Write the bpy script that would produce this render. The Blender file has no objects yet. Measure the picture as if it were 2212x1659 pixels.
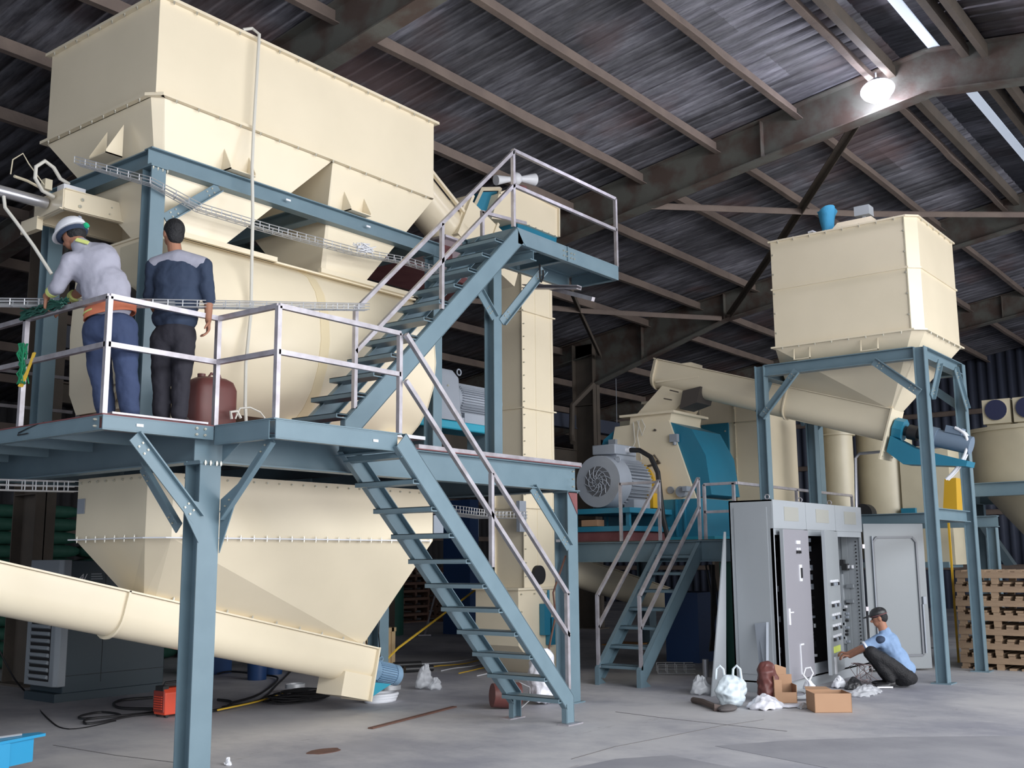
import bpy, bmesh, math, random
from mathutils import Vector, Matrix, Euler
random.seed(7)
S = bpy.context.scene
COL = S.collection
V = Vector
PI = math.pi

# ---------------------------------------------------------------- camera
cam_d = bpy.data.cameras.new('camera'); cam = bpy.data.objects.new('camera', cam_d); COL.objects.link(cam)
cam_d.sensor_width = 36.0; cam_d.lens = 36.0*2308.3/2212; cam_d.clip_end = 300
yaw, pitch, roll = 0.661027, 0.162760, -0.0079488
dv = V((math.cos(yaw)*math.cos(pitch), math.sin(yaw)*math.cos(pitch), math.sin(pitch)))
rv = V((math.sin(yaw), -math.cos(yaw), 0)); uv = rv.cross(dv)
r2 = rv*math.cos(roll)+uv*math.sin(roll); u2 = r2.cross(dv)
m = Matrix((r2, u2, -dv)).transposed().to_4x4(); m.translation = V((0, 0, 1.65))
cam.matrix_world = m
S.camera = cam

# ---------------------------------------------------------------- world, lights, exposure
S.view_settings.view_transform = 'Standard'; S.view_settings.look = 'None'
S.view_settings.gamma = 1; S.view_settings.exposure = 0.28
w = bpy.data.worlds.new('world'); S.world = w; w.use_nodes = True
w.node_tree.nodes['Background'].inputs[0].default_value = (0.80, 0.88, 1.0, 1)
w.node_tree.nodes['Background'].inputs[1].default_value = 0.72
def area(name, loc, tgt, sx, sy, power, col):
    l = bpy.data.lights.new(name, 'AREA'); l.shape = 'RECTANGLE'; l.size = sx; l.size_y = sy
    l.energy = power; l.color = col
    o = bpy.data.objects.new(name, l); COL.objects.link(o); o.location = loc
    o.rotation_euler = (V(tgt)-V(loc)).to_track_quat('-Z', 'Y').to_euler()
    return o
area('daylight_open_front', (10, -15.5, 3.2), (10, 6, 2.6), 30, 5.6, 3000, (1.0, 0.98, 0.97))
area('added_overhead_fill', (5, -6.5, 7.3), (6, -3.5, 0), 26, 6, 3400, (0.94, 0.97, 1.0))  # added overhead fill that brightens the floor; the roof opening is invented

# ---------------------------------------------------------------- materials
def mat(name, c, rough=0.5, metal=0.0, c2=None, scale=3.0, amt=0.5, bump=0.0, bscale=20.0, emit=None, alpha=None, stretch=None, trans=0.0, lo=0.35, hi=0.65, coord='Object'):
    M = bpy.data.materials.new(name); M.use_nodes = True
    nt = M.node_tree; N = nt.nodes; L = nt.links; b = N['Principled BSDF']
    b.inputs['Base Color'].default_value = (*c, 1); b.inputs['Roughness'].default_value = rough
    b.inputs['Metallic'].default_value = metal
    if trans: b.inputs['Transmission Weight'].default_value = trans
    tc = None
    if c2 or bump:
        tc = N.new('ShaderNodeTexCoord'); mp = N.new('ShaderNodeMapping'); L.new(tc.outputs[coord], mp.inputs[0])
        if stretch: mp.inputs['Scale'].default_value = stretch
    if c2:
        n = N.new('ShaderNodeTexNoise'); n.inputs['Scale'].default_value = scale; n.inputs['Detail'].default_value = 6
        L.new(mp.outputs[0], n.inputs['Vector'])
        r = N.new('ShaderNodeValToRGB'); r.color_ramp.elements[0].position = lo; r.color_ramp.elements[1].position = hi
        r.color_ramp.elements[0].color = (*c, 1); r.color_ramp.elements[1].color = (*[c[i]*(1-amt)+c2[i]*amt for i in range(3)], 1)
        L.new(n.outputs[0], r.inputs[0]); L.new(r.outputs[0], b.inputs['Base Color'])
    if bump:
        n2 = N.new('ShaderNodeTexNoise'); n2.inputs['Scale'].default_value = bscale; n2.inputs['Detail'].default_value = 4
        L.new(mp.outputs[0], n2.inputs['Vector'])
        bp = N.new('ShaderNodeBump'); bp.inputs['Strength'].default_value = bump; bp.inputs['Distance'].default_value = 0.02
        L.new(n2.outputs[0], bp.inputs['Height']); L.new(bp.outputs[0], b.inputs['Normal'])
    if emit:
        b.inputs['Emission Color'].default_value = (*c, 1); b.inputs['Emission Strength'].default_value = emit
    if alpha is not None:
        b.inputs['Alpha'].default_value = alpha
    return M
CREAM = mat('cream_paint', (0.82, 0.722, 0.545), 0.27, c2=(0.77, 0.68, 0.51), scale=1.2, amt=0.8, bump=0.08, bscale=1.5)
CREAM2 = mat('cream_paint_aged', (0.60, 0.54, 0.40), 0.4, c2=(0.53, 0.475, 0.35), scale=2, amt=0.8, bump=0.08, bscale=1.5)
BLUE = mat('blue_grey_steel_paint', (0.150, 0.225, 0.268), 0.42, c2=(0.122, 0.19, 0.23), scale=4, amt=0.6)
TEAL = mat('teal_paint', (0.02, 0.19, 0.30), 0.4, c2=(0.02, 0.15, 0.24), scale=2)
TEAL2 = mat('bright_teal_paint', (0.03, 0.30, 0.42), 0.4)
GREY = mat('motor_grey_paint', (0.30, 0.33, 0.38), 0.45, c2=(0.26, 0.29, 0.34), scale=4)
MBLUE = mat('motor_blue_paint', (0.20, 0.32, 0.45), 0.45)
GALV = mat('bare_steel_tube', (0.52, 0.50, 0.54), 0.38, 0.55, c2=(0.36, 0.33, 0.35), scale=9, amt=0.8)
WIRE = mat('galvanised_wire', (0.55, 0.56, 0.58), 0.4, 0.5)
PRIMER = mat('red_primer', (0.17, 0.055, 0.06), 0.7, c2=(0.24, 0.10, 0.10), scale=5)
BOLT = mat('zinc_bolt', (0.62, 0.60, 0.52), 0.35, 0.7)
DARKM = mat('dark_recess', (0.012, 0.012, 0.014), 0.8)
BLACKR = mat('black_rubber', (0.014, 0.014, 0.016), 0.55)
BROWNST = mat('old_brown_steel', (0.125, 0.10, 0.08), 0.75, c2=(0.07, 0.065, 0.055), scale=2.5, bump=0.2)
RAFT = mat('old_green_brown_steel', (0.125, 0.125, 0.11), 0.75, c2=(0.085, 0.055, 0.045), amt=0.9, scale=2.2, bump=0.2, lo=0.42, hi=0.6)
PURL = mat('rusty_purlin', (0.20, 0.155, 0.13), 0.8, c2=(0.11, 0.085, 0.078), scale=2.2, bump=0.3)
CAB = mat('light_grey_cabinet', (0.345, 0.37, 0.395), 0.42, c2=(0.32, 0.345, 0.37), scale=2)
CABIN = mat('cabinet_inner_plate', (0.33, 0.355, 0.375), 0.4, 0.2)
CABD = mat('grey_door_paint', (0.27, 0.265, 0.295), 0.45)
WHITE = mat('white_plastic', (0.75, 0.76, 0.80), 0.4)
BLACKP = mat('black_plastic', (0.02, 0.02, 0.022), 0.4)
CARD = mat('brown_cardboard', (0.42, 0.25, 0.15), 0.8, c2=(0.38, 0.22, 0.13), scale=4)
WOOD = mat('pallet_wood', (0.36, 0.25, 0.16), 0.8, c2=(0.19, 0.12, 0.08), scale=3, stretch=(1, 1, 8), bump=0.2)
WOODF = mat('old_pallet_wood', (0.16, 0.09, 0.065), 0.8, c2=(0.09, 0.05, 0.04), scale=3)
PLY = mat('plywood_crate', (0.50, 0.36, 0.20), 0.7, c2=(0.44, 0.31, 0.17), scale=5)
YEL = mat('yellow_paint', (0.62, 0.36, 0.02), 0.5)
YCAB = mat('yellow_hose', (0.75, 0.48, 0.05), 0.5)
RED = mat('orange_red_case', (0.75, 0.085, 0.04), 0.4)
COMP = mat('compressor_dark_grey', (0.035, 0.055, 0.07), 0.45)
COMPL = mat('compressor_light_grey', (0.28, 0.31, 0.34), 0.45)
RUST = mat('rusty_steel', (0.15, 0.07, 0.05), 0.85, c2=(0.09, 0.05, 0.04), scale=8, bump=0.3)
JERRY = mat('maroon_plastic', (0.14, 0.045, 0.04), 0.5, c2=(0.10, 0.035, 0.03), scale=6)
GREENSACK = mat('green_sack', (0.012, 0.075, 0.05), 0.7, c2=(0.03, 0.11, 0.08), scale=7)
CLEAR = mat('thin_clear_plastic', (0.78, 0.80, 0.84), 0.25, alpha=0.45)
BAG = mat('pale_plastic_bag', (0.62, 0.70, 0.75), 0.35, bump=0.5, bscale=14)
BAGW = mat('white_plastic_film', (0.72, 0.72, 0.78), 0.35, bump=0.6, bscale=16)
BLUETARP = mat('blue_cloth', (0.05, 0.30, 0.52), 0.8, bump=0.5, bscale=12)
HOSE = mat('pale_hose', (0.62, 0.60, 0.54), 0.5)
ALU = mat('silver_pipe', (0.52, 0.52, 0.56), 0.3, 0.7)
SKIN = mat('skin', (0.36, 0.17, 0.105), 0.6, c2=(0.30, 0.13, 0.08), scale=6)
HAIR = mat('black_hair', (0.008, 0.008, 0.01), 0.7, bump=0.6, bscale=60)
SHIRTG = mat('grey_work_shirt', (0.36, 0.36, 0.43), 0.85, c2=(0.31, 0.31, 0.38), scale=4, bump=0.5, bscale=9)
NAVY = mat('navy_cloth', (0.028, 0.045, 0.085), 0.85, c2=(0.02, 0.032, 0.065), scale=4, bump=0.5, bscale=9)
JEAN = mat('dark_denim', (0.035, 0.055, 0.125), 0.85, c2=(0.025, 0.04, 0.09), scale=5, bump=0.5, bscale=10)
CHAR = mat('charcoal_cloth', (0.02, 0.019, 0.028), 0.85, bump=0.5, bscale=10)
SKYB = mat('light_blue_knit', (0.22, 0.33, 0.52), 0.85, c2=(0.19, 0.29, 0.46), scale=10, bump=0.4, bscale=12)
ORNG = mat('orange_vest', (0.62, 0.19, 0.10), 0.8)
HIVIS = mat('yellow_reflective_band', (0.62, 0.68, 0.22), 0.6)
GREENB = mat('green_net', (0.01, 0.22, 0.10), 0.8)
GREEND = mat('dark_green_paint', (0.02, 0.10, 0.075), 0.6)
BLUEB = mat('blue_barrel', (0.012, 0.05, 0.16), 0.5)
CYANB = mat('sky_blue_metal', (0.02, 0.27, 0.50), 0.45)
GLASSY = mat('clear_bottle', (0.8, 0.85, 0.9), 0.1, alpha=0.35)
LAMP = mat('lamp_led', (0.86, 0.86, 1.0), 0.5, emit=35)
LAMPW = mat('lamp_far', (0.9, 0.9, 1.0), 0.5, emit=12)
SLOT = mat('skylight_slot', (0.75, 0.85, 1.0), 0.5, emit=0.30)

# floor: dusty concrete with worn darker patches and stains
FLOOR = bpy.data.materials.new('dusty_concrete'); FLOOR.use_nodes = True
nt = FLOOR.node_tree; N = nt.nodes; L = nt.links; b = N['Principled BSDF']; b.inputs['Roughness'].default_value = 0.62
tc = N.new('ShaderNodeTexCoord')
def noise(sc, det, st=None, rough=0.5):
    n = N.new('ShaderNodeTexNoise'); n.inputs['Scale'].default_value = sc; n.inputs['Detail'].default_value = det
    n.inputs['Roughness'].default_value = rough
    mp = N.new('ShaderNodeMapping'); L.new(tc.outputs['Object'], mp.inputs[0])
    if st: mp.inputs['Scale'].default_value = st
    L.new(mp.outputs[0], n.inputs['Vector']); return n
def ramp(src, p0, p1, c0, c1):
    r = N.new('ShaderNodeValToRGB'); r.color_ramp.elements[0].position = p0; r.color_ramp.elements[1].position = p1
    r.color_ramp.elements[0].color = (*c0, 1); r.color_ramp.elements[1].color = (*c1, 1); L.new(src, r.inputs[0]); return r
def mix(f, a, b_, mode='MIX'):
    x = N.new('ShaderNodeMix'); x.data_type = 'RGBA'; x.blend_type = mode
    if isinstance(f, float): x.inputs[0].default_value = f
    else: L.new(f, x.inputs[0])
    L.new(a, x.inputs[6]); L.new(b_, x.inputs[7]); return x.outputs[2]
r1 = ramp(noise(0.35, 5).outputs[0], 0.35, 0.68, (0.45, 0.445, 0.47), (0.56, 0.545, 0.55))
r2_ = ramp(noise(0.42, 9, (1, 0.8, 1), 0.7).outputs[0], 0.40, 0.56, (0.66, 0.67, 0.73), (1, 1, 1))
r3 = ramp(noise(5, 7, (1, 0.6, 1)).outputs[0], 0.3, 0.7, (0.93, 0.93, 0.94), (1.03, 1.03, 1.02))
r4 = ramp(noise(2.2, 8, (0.5, 2.2, 1), 0.75).outputs[0], 0.30, 0.38, (0.72, 0.70, 0.70), (1, 1, 1))
c = mix(1.0, r1.outputs[0], r2_.outputs[0], 'MULTIPLY'); c = mix(1.0, c, r3.outputs[0], 'MULTIPLY'); c = mix(1.0, c, r4.outputs[0], 'MULTIPLY')
L.new(c, b.inputs['Base Color'])
bp = N.new('ShaderNodeBump'); bp.inputs['Strength'].default_value = 0.15; bp.inputs['Distance'].default_value = 0.01
L.new(noise(18, 5).outputs[0], bp.inputs['Height']); L.new(bp.outputs[0], b.inputs['Normal'])

# roof sheets: grey corrugated steel with rust and grime bands
ROOF = bpy.data.materials.new('grimy_roof_sheet'); ROOF.use_nodes = True
nt = ROOF.node_tree; N = nt.nodes; L = nt.links; b = N['Principled BSDF']; b.inputs['Roughness'].default_value = 0.6
b.inputs['Metallic'].default_value = 0.1
tc = N.new('ShaderNodeTexCoord')
a1 = ramp(noise(0.8, 7, (1.6, 0.6, 1), 0.7).outputs[0], 0.34, 0.66, (0.045, 0.045, 0.052), (0.19, 0.19, 0.215))
a2 = ramp(noise(3.2, 8, (5.0, 0.45, 1), 0.7).outputs[0], 0.36, 0.60, (0.40, 0.39, 0.42), (1.15, 1.15, 1.15))
a3 = ramp(noise(0.6, 6).outputs[0], 0.52, 0.66, (0, 0, 0), (0.65, 0.65, 0.65))
rustc = N.new('ShaderNodeRGB'); rustc.outputs[0].default_value = (0.10, 0.055, 0.05, 1)
c = mix(1.0, a1.outputs[0], a2.outputs[0], 'MULTIPLY'); c = mix(a3.outputs[0], c, rustc.outputs[0])
vm = N.new('ShaderNodeVectorMath'); vm.operation = 'SNAP'; vm.inputs[1].default_value = (0.81, 3.1, 50); L.new(tc.outputs['Object'], vm.inputs[0])
wn = N.new('ShaderNodeTexWhiteNoise'); wn.noise_dimensions = '3D'; L.new(vm.outputs[0], wn.inputs[0])
a4 = ramp(wn.outputs[0], 0.0, 1.0, (0.62, 0.62, 0.62), (1.25, 1.25, 1.28)); c = mix(1.0, c, a4.outputs[0], 'MULTIPLY')
L.new(c, b.inputs['Base Color'])
WALLM = mat('dark_blue_grey_cladding', (0.06, 0.072, 0.11), 0.6, c2=(0.045, 0.05, 0.075), scale=1.2)
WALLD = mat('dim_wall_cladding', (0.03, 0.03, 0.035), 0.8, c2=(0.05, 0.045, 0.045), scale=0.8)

# ---------------------------------------------------------------- mesh helpers
class G:
    """collects shapes, then .done() links them as ONE mesh object"""
    def __init__(s): s.v = []; s.f = []; s.mi = []; s.mats = []; s.cur = 0
    def use(s, m):
        if m not in s.mats: s.mats.append(m)
        s.cur = s.mats.index(m); return s
    def add(s, vs, fs):
        o = len(s.v); s.v += [V(p) for p in vs]
        for f in fs: s.f.append([i+o for i in f]); s.mi.append(s.cur)
        return s
    def hexa(s, a):   # 8 corners: bottom 4 then top 4
        return s.add(a, [(3, 2, 1, 0), (4, 5, 6, 7), (0, 1, 5, 4), (1, 2, 6, 5), (2, 3, 7, 6), (3, 0, 4, 7)])
    def box(s, x0, x1, y0, y1, z0, z1):
        return s.hexa([(x0, y0, z0), (x1, y0, z0), (x1, y1, z0), (x0, y1, z0), (x0, y0, z1), (x1, y0, z1), (x1, y1, z1), (x0, y1, z1)])
    def frame(s, p0, p1, up):
        d = (V(p1)-V(p0)).normalized(); u = V(up)
        if abs(d.dot(u)) > 0.99: u = V((1, 0, 0)) if abs(d.x) < 0.9 else V((0, 1, 0))
        sd = d.cross(u).normalized(); return d, sd, sd.cross(d).normalized()
    def bar(s, p0, p1, w, h, up=(0, 0, 1), os=0, ou=0):
        p0 = V(p0); p1 = V(p1); d, sd, u = s.frame(p0, p1, up)
        q = []
        for p in (p0, p1):
            for a, c in ((-1, -1), (1, -1), (1, 1), (-1, 1)):
                q.append(p+sd*(a*w/2+os)+u*(c*h/2+ou))
        return s.add(q, [(0, 1, 2, 3), (7, 6, 5, 4), (0, 4, 5, 1), (1, 5, 6, 2), (2, 6, 7, 3), (3, 7, 4, 0)])
    def ibar(s, p0, p1, w, h, up=(0, 0, 1), t=0.012):
        s.bar(p0, p1, w, t, up, 0, h/2-t/2); s.bar(p0, p1, w, t, up, 0, -h/2+t/2); return s.bar(p0, p1, t*0.8, h-2*t+0.002, up)
    def cbar(s, p0, p1, w, h, up=(0, 0, 1), t=0.01, side=1):
        s.bar(p0, p1, w, t, up, 0, h/2-t/2); s.bar(p0, p1, w, t, up, 0, -h/2+t/2); return s.bar(p0, p1, t, h-2*t+0.002, up, side*(w/2-t/2), 0)
    def cyl(s, p0, p1, r0, r1=None, n=20, cap=True):
        r1 = r0 if r1 is None else r1
        d, sd, u = s.frame(p0, p1, (0, 0, 1)); q = []
        for p, r in ((V(p0), r0), (V(p1), r1)):
            for i in range(n):
                a = 2*PI*i/n; q.append(p+(sd*math.cos(a)+u*math.sin(a))*r)
        fs = [(i, (i+1) % n, n+(i+1) % n, n+i) for i in range(n)]
        if cap: fs += [tuple(range(n-1, -1, -1)), tuple(range(n, 2*n))]
        return s.add(q, fs)
    def tube(s, pts, r, n=6, closed=False):
        pts = [V(p) for p in pts]; loops = []; prev = None
        for i, p in enumerate(pts):
            a = pts[i-1] if (i or closed) else p; b_ = pts[(i+1) % len(pts)] if (i < len(pts)-1 or closed) else p
            d = (b_-a).normalized()
            if prev is None:
                u = V((0, 0, 1)) if abs(d.z) < 0.9 else V((1, 0, 0)); prev = (u-d*u.dot(d)).normalized()
            else: prev = (prev-d*prev.dot(d)).normalized()
            sd = d.cross(prev); loops.append([p+(prev*math.cos(2*PI*k/n)+sd*math.sin(2*PI*k/n))*r for k in range(n)])
        return s.loft(loops, cap=not closed, ring=closed)
    def loft(s, loops, cap=True, ring=False):
        n = len(loops[0]); q = [p for l in loops for p in l]; fs = []
        for j in range(len(loops)-(0 if ring else 1)):
            k = (j+1) % len(loops)
            for i in range(n): fs.append((j*n+i, j*n+(i+1) % n, k*n+(i+1) % n, k*n+i))
        if cap and not ring: fs += [tuple(range(n-1, -1, -1)), tuple(range((len(loops)-1)*n, len(loops)*n))]
        return s.add(q, fs)
    def prism(s, poly, vec):
        return s.loft([[V(p) for p in poly], [V(p)+V(vec) for p in poly]])
    def ell(s, c, rx, ry, rz, n=14, m=9, rot=None):
        c = V(c); q = []; fs = []
        for j in range(1, m):
            t = PI*j/m
            for i in range(n):
                a = 2*PI*i/n; p = V((rx*math.sin(t)*math.cos(a), ry*math.sin(t)*math.sin(a), rz*math.cos(t)))
                q.append(c+(rot @ p if rot else p))
        top = V((0, 0, rz)); q.append(c+(rot @ top if rot else top)); q.append(c-(rot @ top if rot else top))
        for j in range(m-2):
            for i in range(n): fs.append((j*n+i, (j+1)*n+i, (j+1)*n+(i+1) % n, j*n+(i+1) % n))
        for i in range(n):
            fs.append((len(q)-2, i, (i+1) % n)); fs.append((len(q)-1, (m-2)*n+(i+1) % n, (m-2)*n+i))
        return s.add(q, fs)
    def done(s, name, m=None, parent=None, ang=35, bevel=0, **kw):
        root = V((0, 0, 0)); p = parent
        while p is not None: root += p.location; p = p.parent
        o0 = V((0, 0, 0))
        if parent is None and s.v:
            xs = [p.x for p in s.v]; ys = [p.y for p in s.v]; zs = [p.z for p in s.v]
            o0 = V(((min(xs)+max(xs))/2, (min(ys)+max(ys))/2, min(zs)))
        me = bpy.data.meshes.new(name); me.from_pydata([tuple(p-root-o0) for p in s.v], [], s.f)
        ms = s.mats if s.mats else [m]
        for x in ms: me.materials.append(x)
        if s.mats: me.polygons.foreach_set('material_index', s.mi)
        bm = bmesh.new(); bm.from_mesh(me); bmesh.ops.recalc_face_normals(bm, faces=bm.faces); bm.to_mesh(me); bm.free()
        me.shade_smooth(); me.set_sharp_from_angle(angle=math.radians(ang))
        o = bpy.data.objects.new(name, me); COL.objects.link(o); o.parent = parent; o.location = o0
        if bevel:
            b_ = o.modifiers.new('bevel', 'BEVEL'); b_.width = bevel; b_.segments = 2; b_.limit_method = 'ANGLE'
        for k, x in kw.items(): o[k] = x
        return o
def thing(name, label, cat, loc=(0, 0, 0), group=None):
    o = bpy.data.objects.new(name, None); COL.objects.link(o); o.location = loc; o.empty_display_size = 0.1
    o['label'] = label; o['category'] = cat
    if group: o['group'] = group
    return o
def tag(o, label, cat, group=None, kind=None):
    o['label'] = label; o['category'] = cat
    if group: o['group'] = group
    if kind: o['kind'] = kind
    return o
def struct(g, name, m, ang=35):
    o = g.done(name, m, ang=ang); o['kind'] = 'structure'; return o
_bolt = {}
def bolts(pts, parent, nrm=(0, 0, 1), r=0.012, h=0.02, m=None, name='bolt'):
    """each bolt an object sharing one hexagon-head mesh"""
    m = m or BOLT; key = (r, h, m.name)
    if key not in _bolt:
        g = G(); g.cyl((0, 0, -h/2), (0, 0, h/2), r, r, 6); g.cyl((0, 0, -h), (0, 0, h), r*0.5, r*0.5, 6)
        me = bpy.data.meshes.new('bolt'); me.from_pydata([tuple(p) for p in g.v], [], g.f); me.materials.append(m); _bolt[key] = me
    root = V((0, 0, 0)); p = parent
    while p is not None: root += p.location; p = p.parent
    q = V(nrm).to_track_quat('Z', 'Y').to_euler()
    for p in pts:
        o = bpy.data.objects.new(name, _bolt[key]); COL.objects.link(o); o.parent = parent; o.location = V(p)-root; o.rotation_euler = q
def lerp(a, b_, t): return V(a)+(V(b_)-V(a))*t
def row(a, b_, n): return [lerp(a, b_, (i+0.5)/n) for i in range(n)]
def copy_tree(o, parent=None):
    c_ = o.copy(); COL.objects.link(c_); c_.parent = parent
    for ch in [x for x in bpy.data.objects if x.parent == o]: copy_tree(ch, c_)
    return c_

# ================================================================ THE HALL
def roofz(y): return 8.66-0.147*abs(y-4.0)
g = G(); g.box(-14, 40, -18, 26, -0.12, 0); struct(g, 'floor', FLOOR)
# a darker worn slab at lower right and saw-cut joints
SLAB = mat('worn_dark_concrete', (0.27, 0.27, 0.30), 0.6, c2=(0.36, 0.355, 0.38), scale=1.6, amt=0.9, bump=0.1)
g = G(); g.prism([(8.893,4.664,-0.000), (9.531,4.269,0.000), (10.333,3.487,0.000), (11.135,2.435,0.000), (6.633,0.982,0.000), (8.243,2.704,0.000)], (0, 0, 0.003)); struct(g, 'floor', SLAB)
g = G(); g.prism([(7.185,5.137,0.000), (7.857,5.047,0.000), (8.272,4.756,0.000), (8.072,4.057,0.000), (6.238,3.122,0.000), (5.577,4.029,0.000)], (0, 0, 0.003)); struct(g, 'floor', SLAB)
JT = mat('dirt_in_joint', (0.16, 0.15, 0.15), 0.9)
for q in ([(7.644,5.345,0.000), (8.365,5.370,0.000), (9.083,5.265,0.000), (9.986,5.152,0.000), (10.592,4.987,0.000)], [(10.213,6.546,0.000), (10.109,5.853,0.000), (10.066,5.142,-0.000), (10.027,4.487,0.000)], [(5.458,9.612,-0.000), (5.500,8.662,0.000), (5.620,7.834,-0.000)]):
    g = G()
    for a_, b_ in zip(q, q[1:]): g.bar(V(a_)+V((0, 0, 0.0015)), V(b_)+V((0, 0, 0.0015)), 0.012, 0.003)
    struct(g, 'trim_4', JT)
def sheet(y0, y1, name):
    g = G(); P = 0.27; xs = []; x = -8.0
    while x < 37: xs += [(x, 0), (x+P*0.78, 0), (x+P*0.84, 0.02), (x+P*0.94, 0.02)]; x += P
    lo = [V((a, y0, roofz(y0)+h)) for a, h in xs]; hi = [V((a, y1, roofz(y1)+h)) for a, h in xs]
    n = len(xs); g.add(lo+hi, [(i, i+1, n+i+1, n+i) for i in range(n-1)])
    o = struct(g, name, ROOF, ang=20); s = o.modifiers.new('thickness', 'SOLIDIFY'); s.thickness = 0.02; s.offset = 1
    return o
sheet(4.35, 25.5, 'ceiling'); sheet(-3.2, 3.65, 'ceiling'); sheet(-15.5, -9.8, 'ceiling')  # unseen gap between the last two sheets, added for the overhead fill
# ridge: raised cap with light coming through the gaps
g = G(); g.box(-8, 37, 3.3, 4.7, 9.0, 9.02); struct(g, 'ceiling', ROOF)
for y in (3.88,):
    g = G(); g.box(-8, 37, y-0.07, y+0.07, roofz(4.3)+0.01, roofz(4.3)+0.03); struct(g, 'window_1', SLOT)
for y in (3.5, 4.5):
    g = G(); g.bar((-8, y, 8.5), (37, y, 8.5), 0.10, 0.20); struct(g, 'trim_1', BROWNST)
# end wall (right) and long wall (left), cladding with ribs
def cladding(name, a, b_, z0, z1, nrm, m, P=0.3):
    a = V(a); b_ = V(b_); d = (b_-a); Ln = d.length; d.normalize(); n_ = V(nrm); g = G(); q = []; t = 0
    while t < Ln: q += [(t, 0), (t+P*0.5, 0), (t+P*0.6, 0.05), (t+P*0.9, 0.05)]; t += P
    lo = [a+d*t+n_*h+V((0, 0, z0)) for t, h in q]; hi = [p+V((0, 0, z1-z0)) for p in lo]; n = len(q)
    g.add(lo+hi, [(i, i+1, n+i+1, n+i) for i in range(n-1)])
    o = struct(g, name, m, ang=20); s = o.modifiers.new('thickness', 'SOLIDIFY'); s.thickness = 0.03
cladding('wall_right', (36, -6, 0), (36, 26, 0), 0, 8.6, (-1, 0, 0), WALLM)
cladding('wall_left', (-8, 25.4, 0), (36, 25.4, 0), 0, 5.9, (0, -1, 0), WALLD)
k = 1
for y in (6.2, 7.0, 9.2, 10.0, 11.3, 12.4, 3.4):
    k += 1; g = G(); g.box(35.88, 35.93, y-0.045, y+0.045, 1.6, 4.6); struct(g, 'window_%d' % k, SLOT)
for x, z0, z1, wd in ((21.0, 2.6, 3.3, 1.6), (24.5, 3.0, 3.5, 1.4), (28, 2.4, 3.2, 2.4), (31.5, 3.4, 3.9, 1.2), (13.0, 3.1, 3.35, 0.5), (3.0, 4.0, 4.12, 0.6)):
    k += 1; g = G(); g.box(x, x+wd, 25.25, 25.3, z0, z1); struct(g, 'window_%d' % k, SLOT)
for z in (1.2, 2.4, 3.7, 4.9):   # girts on the long wall
    g = G(); g.cbar((-8, 25.2, z), (36, 25.2, z), 0.07, 0.16); struct(g, 'trim_2', PURL)
for z in (1.3, 3.0, 4.7, 6.2):
    g = G(); g.cbar((35.8, -6, z), (35.8, 26, z), 0.07, 0.16); struct(g, 'trim_3', PURL)

# rafters and columns of five portal frames
FX = (0.9, 7.85, 14.7, 21.9, 29.0)
place = ['nearest the photographer at far left', 'behind the two platform workers, at the big hopper', 'carrying the bright lamp',
         'behind the elevated square bin', 'last one, deep in the hall']
for i, X in enumerate(FX):
    r = thing('roof_rafter', 'deep grimy steel portal rafter, '+place[i], 'rafter', (X, 14.4, 0), 'portal rafters')
    def depth(y): return 0.62 if y < 10.8 else 0.62+(y-10.8)*0.16 if y < 14.4 else 0.45
    st = 0.02
    for side, ys in ((1, [4.0, 10.8, 14.4]), (1, [14.4, 25.0]), (-1, [4.0, -15])):
        for a, c_ in zip(ys, ys[1:]):
            za, zc = roofz(a)-st, roofz(c_)-st; da, dc = (0.62, 0.62) if side < 0 else (depth(a+0.001), depth(c_-0.001))
            g = G()
            g.prism([(X-0.008, a, za), (X-0.008, c_, zc), (X-0.008, c_, zc-dc), (X-0.008, a, za-da)], (0.016, 0, 0))
            g.done('web', RAFT, r)
            g = G(); g.bar((X, a, za-0.01), (X, c_, zc-0.01), 0.26, 0.02); g.done('flange', RAFT, r)
            g = G(); g.bar((X, a, za-da), (X, c_, zc-dc), 0.26, 0.02); g.done('flange', RAFT, r)
    for y in (6.5, 10.8, 13.0):
        g = G(); g.box(X-0.12, X+0.12, y-0.006, y+0.006, roofz(y)-depth(y)-0.01, roofz(y)-0.04); g.done('stiffener', RAFT, r)
    cl = thing('hall_column', 'broad brown steel hall column, '+place[i], 'column', (X, 14.7, 0), 'hall columns')
    g = G(); g.bar((X, 14.7, 0), (X, 14.7, 6.95), 0.016, 0.62, (0, 1, 0)); g.done('web', BROWNST, cl)
    for y in (14.4, 15.0):
        g = G(); g.bar((X, y, 0), (X, y, 6.95), 0.30, 0.02, (0, 1, 0)); g.done('flange', BROWNST, cl)
    g = G(); g.box(X-0.22, X+0.22, 14.3, 15.1, 0, 0.03); g.done('base_plate', BROWNST, cl)
    for z in (2.6, 5.4):
        g = G(); g.box(X-0.145, X+0.145, 14.41, 14.99, z, z+0.014); g.done('stiffener', BROWNST, cl)
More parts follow.
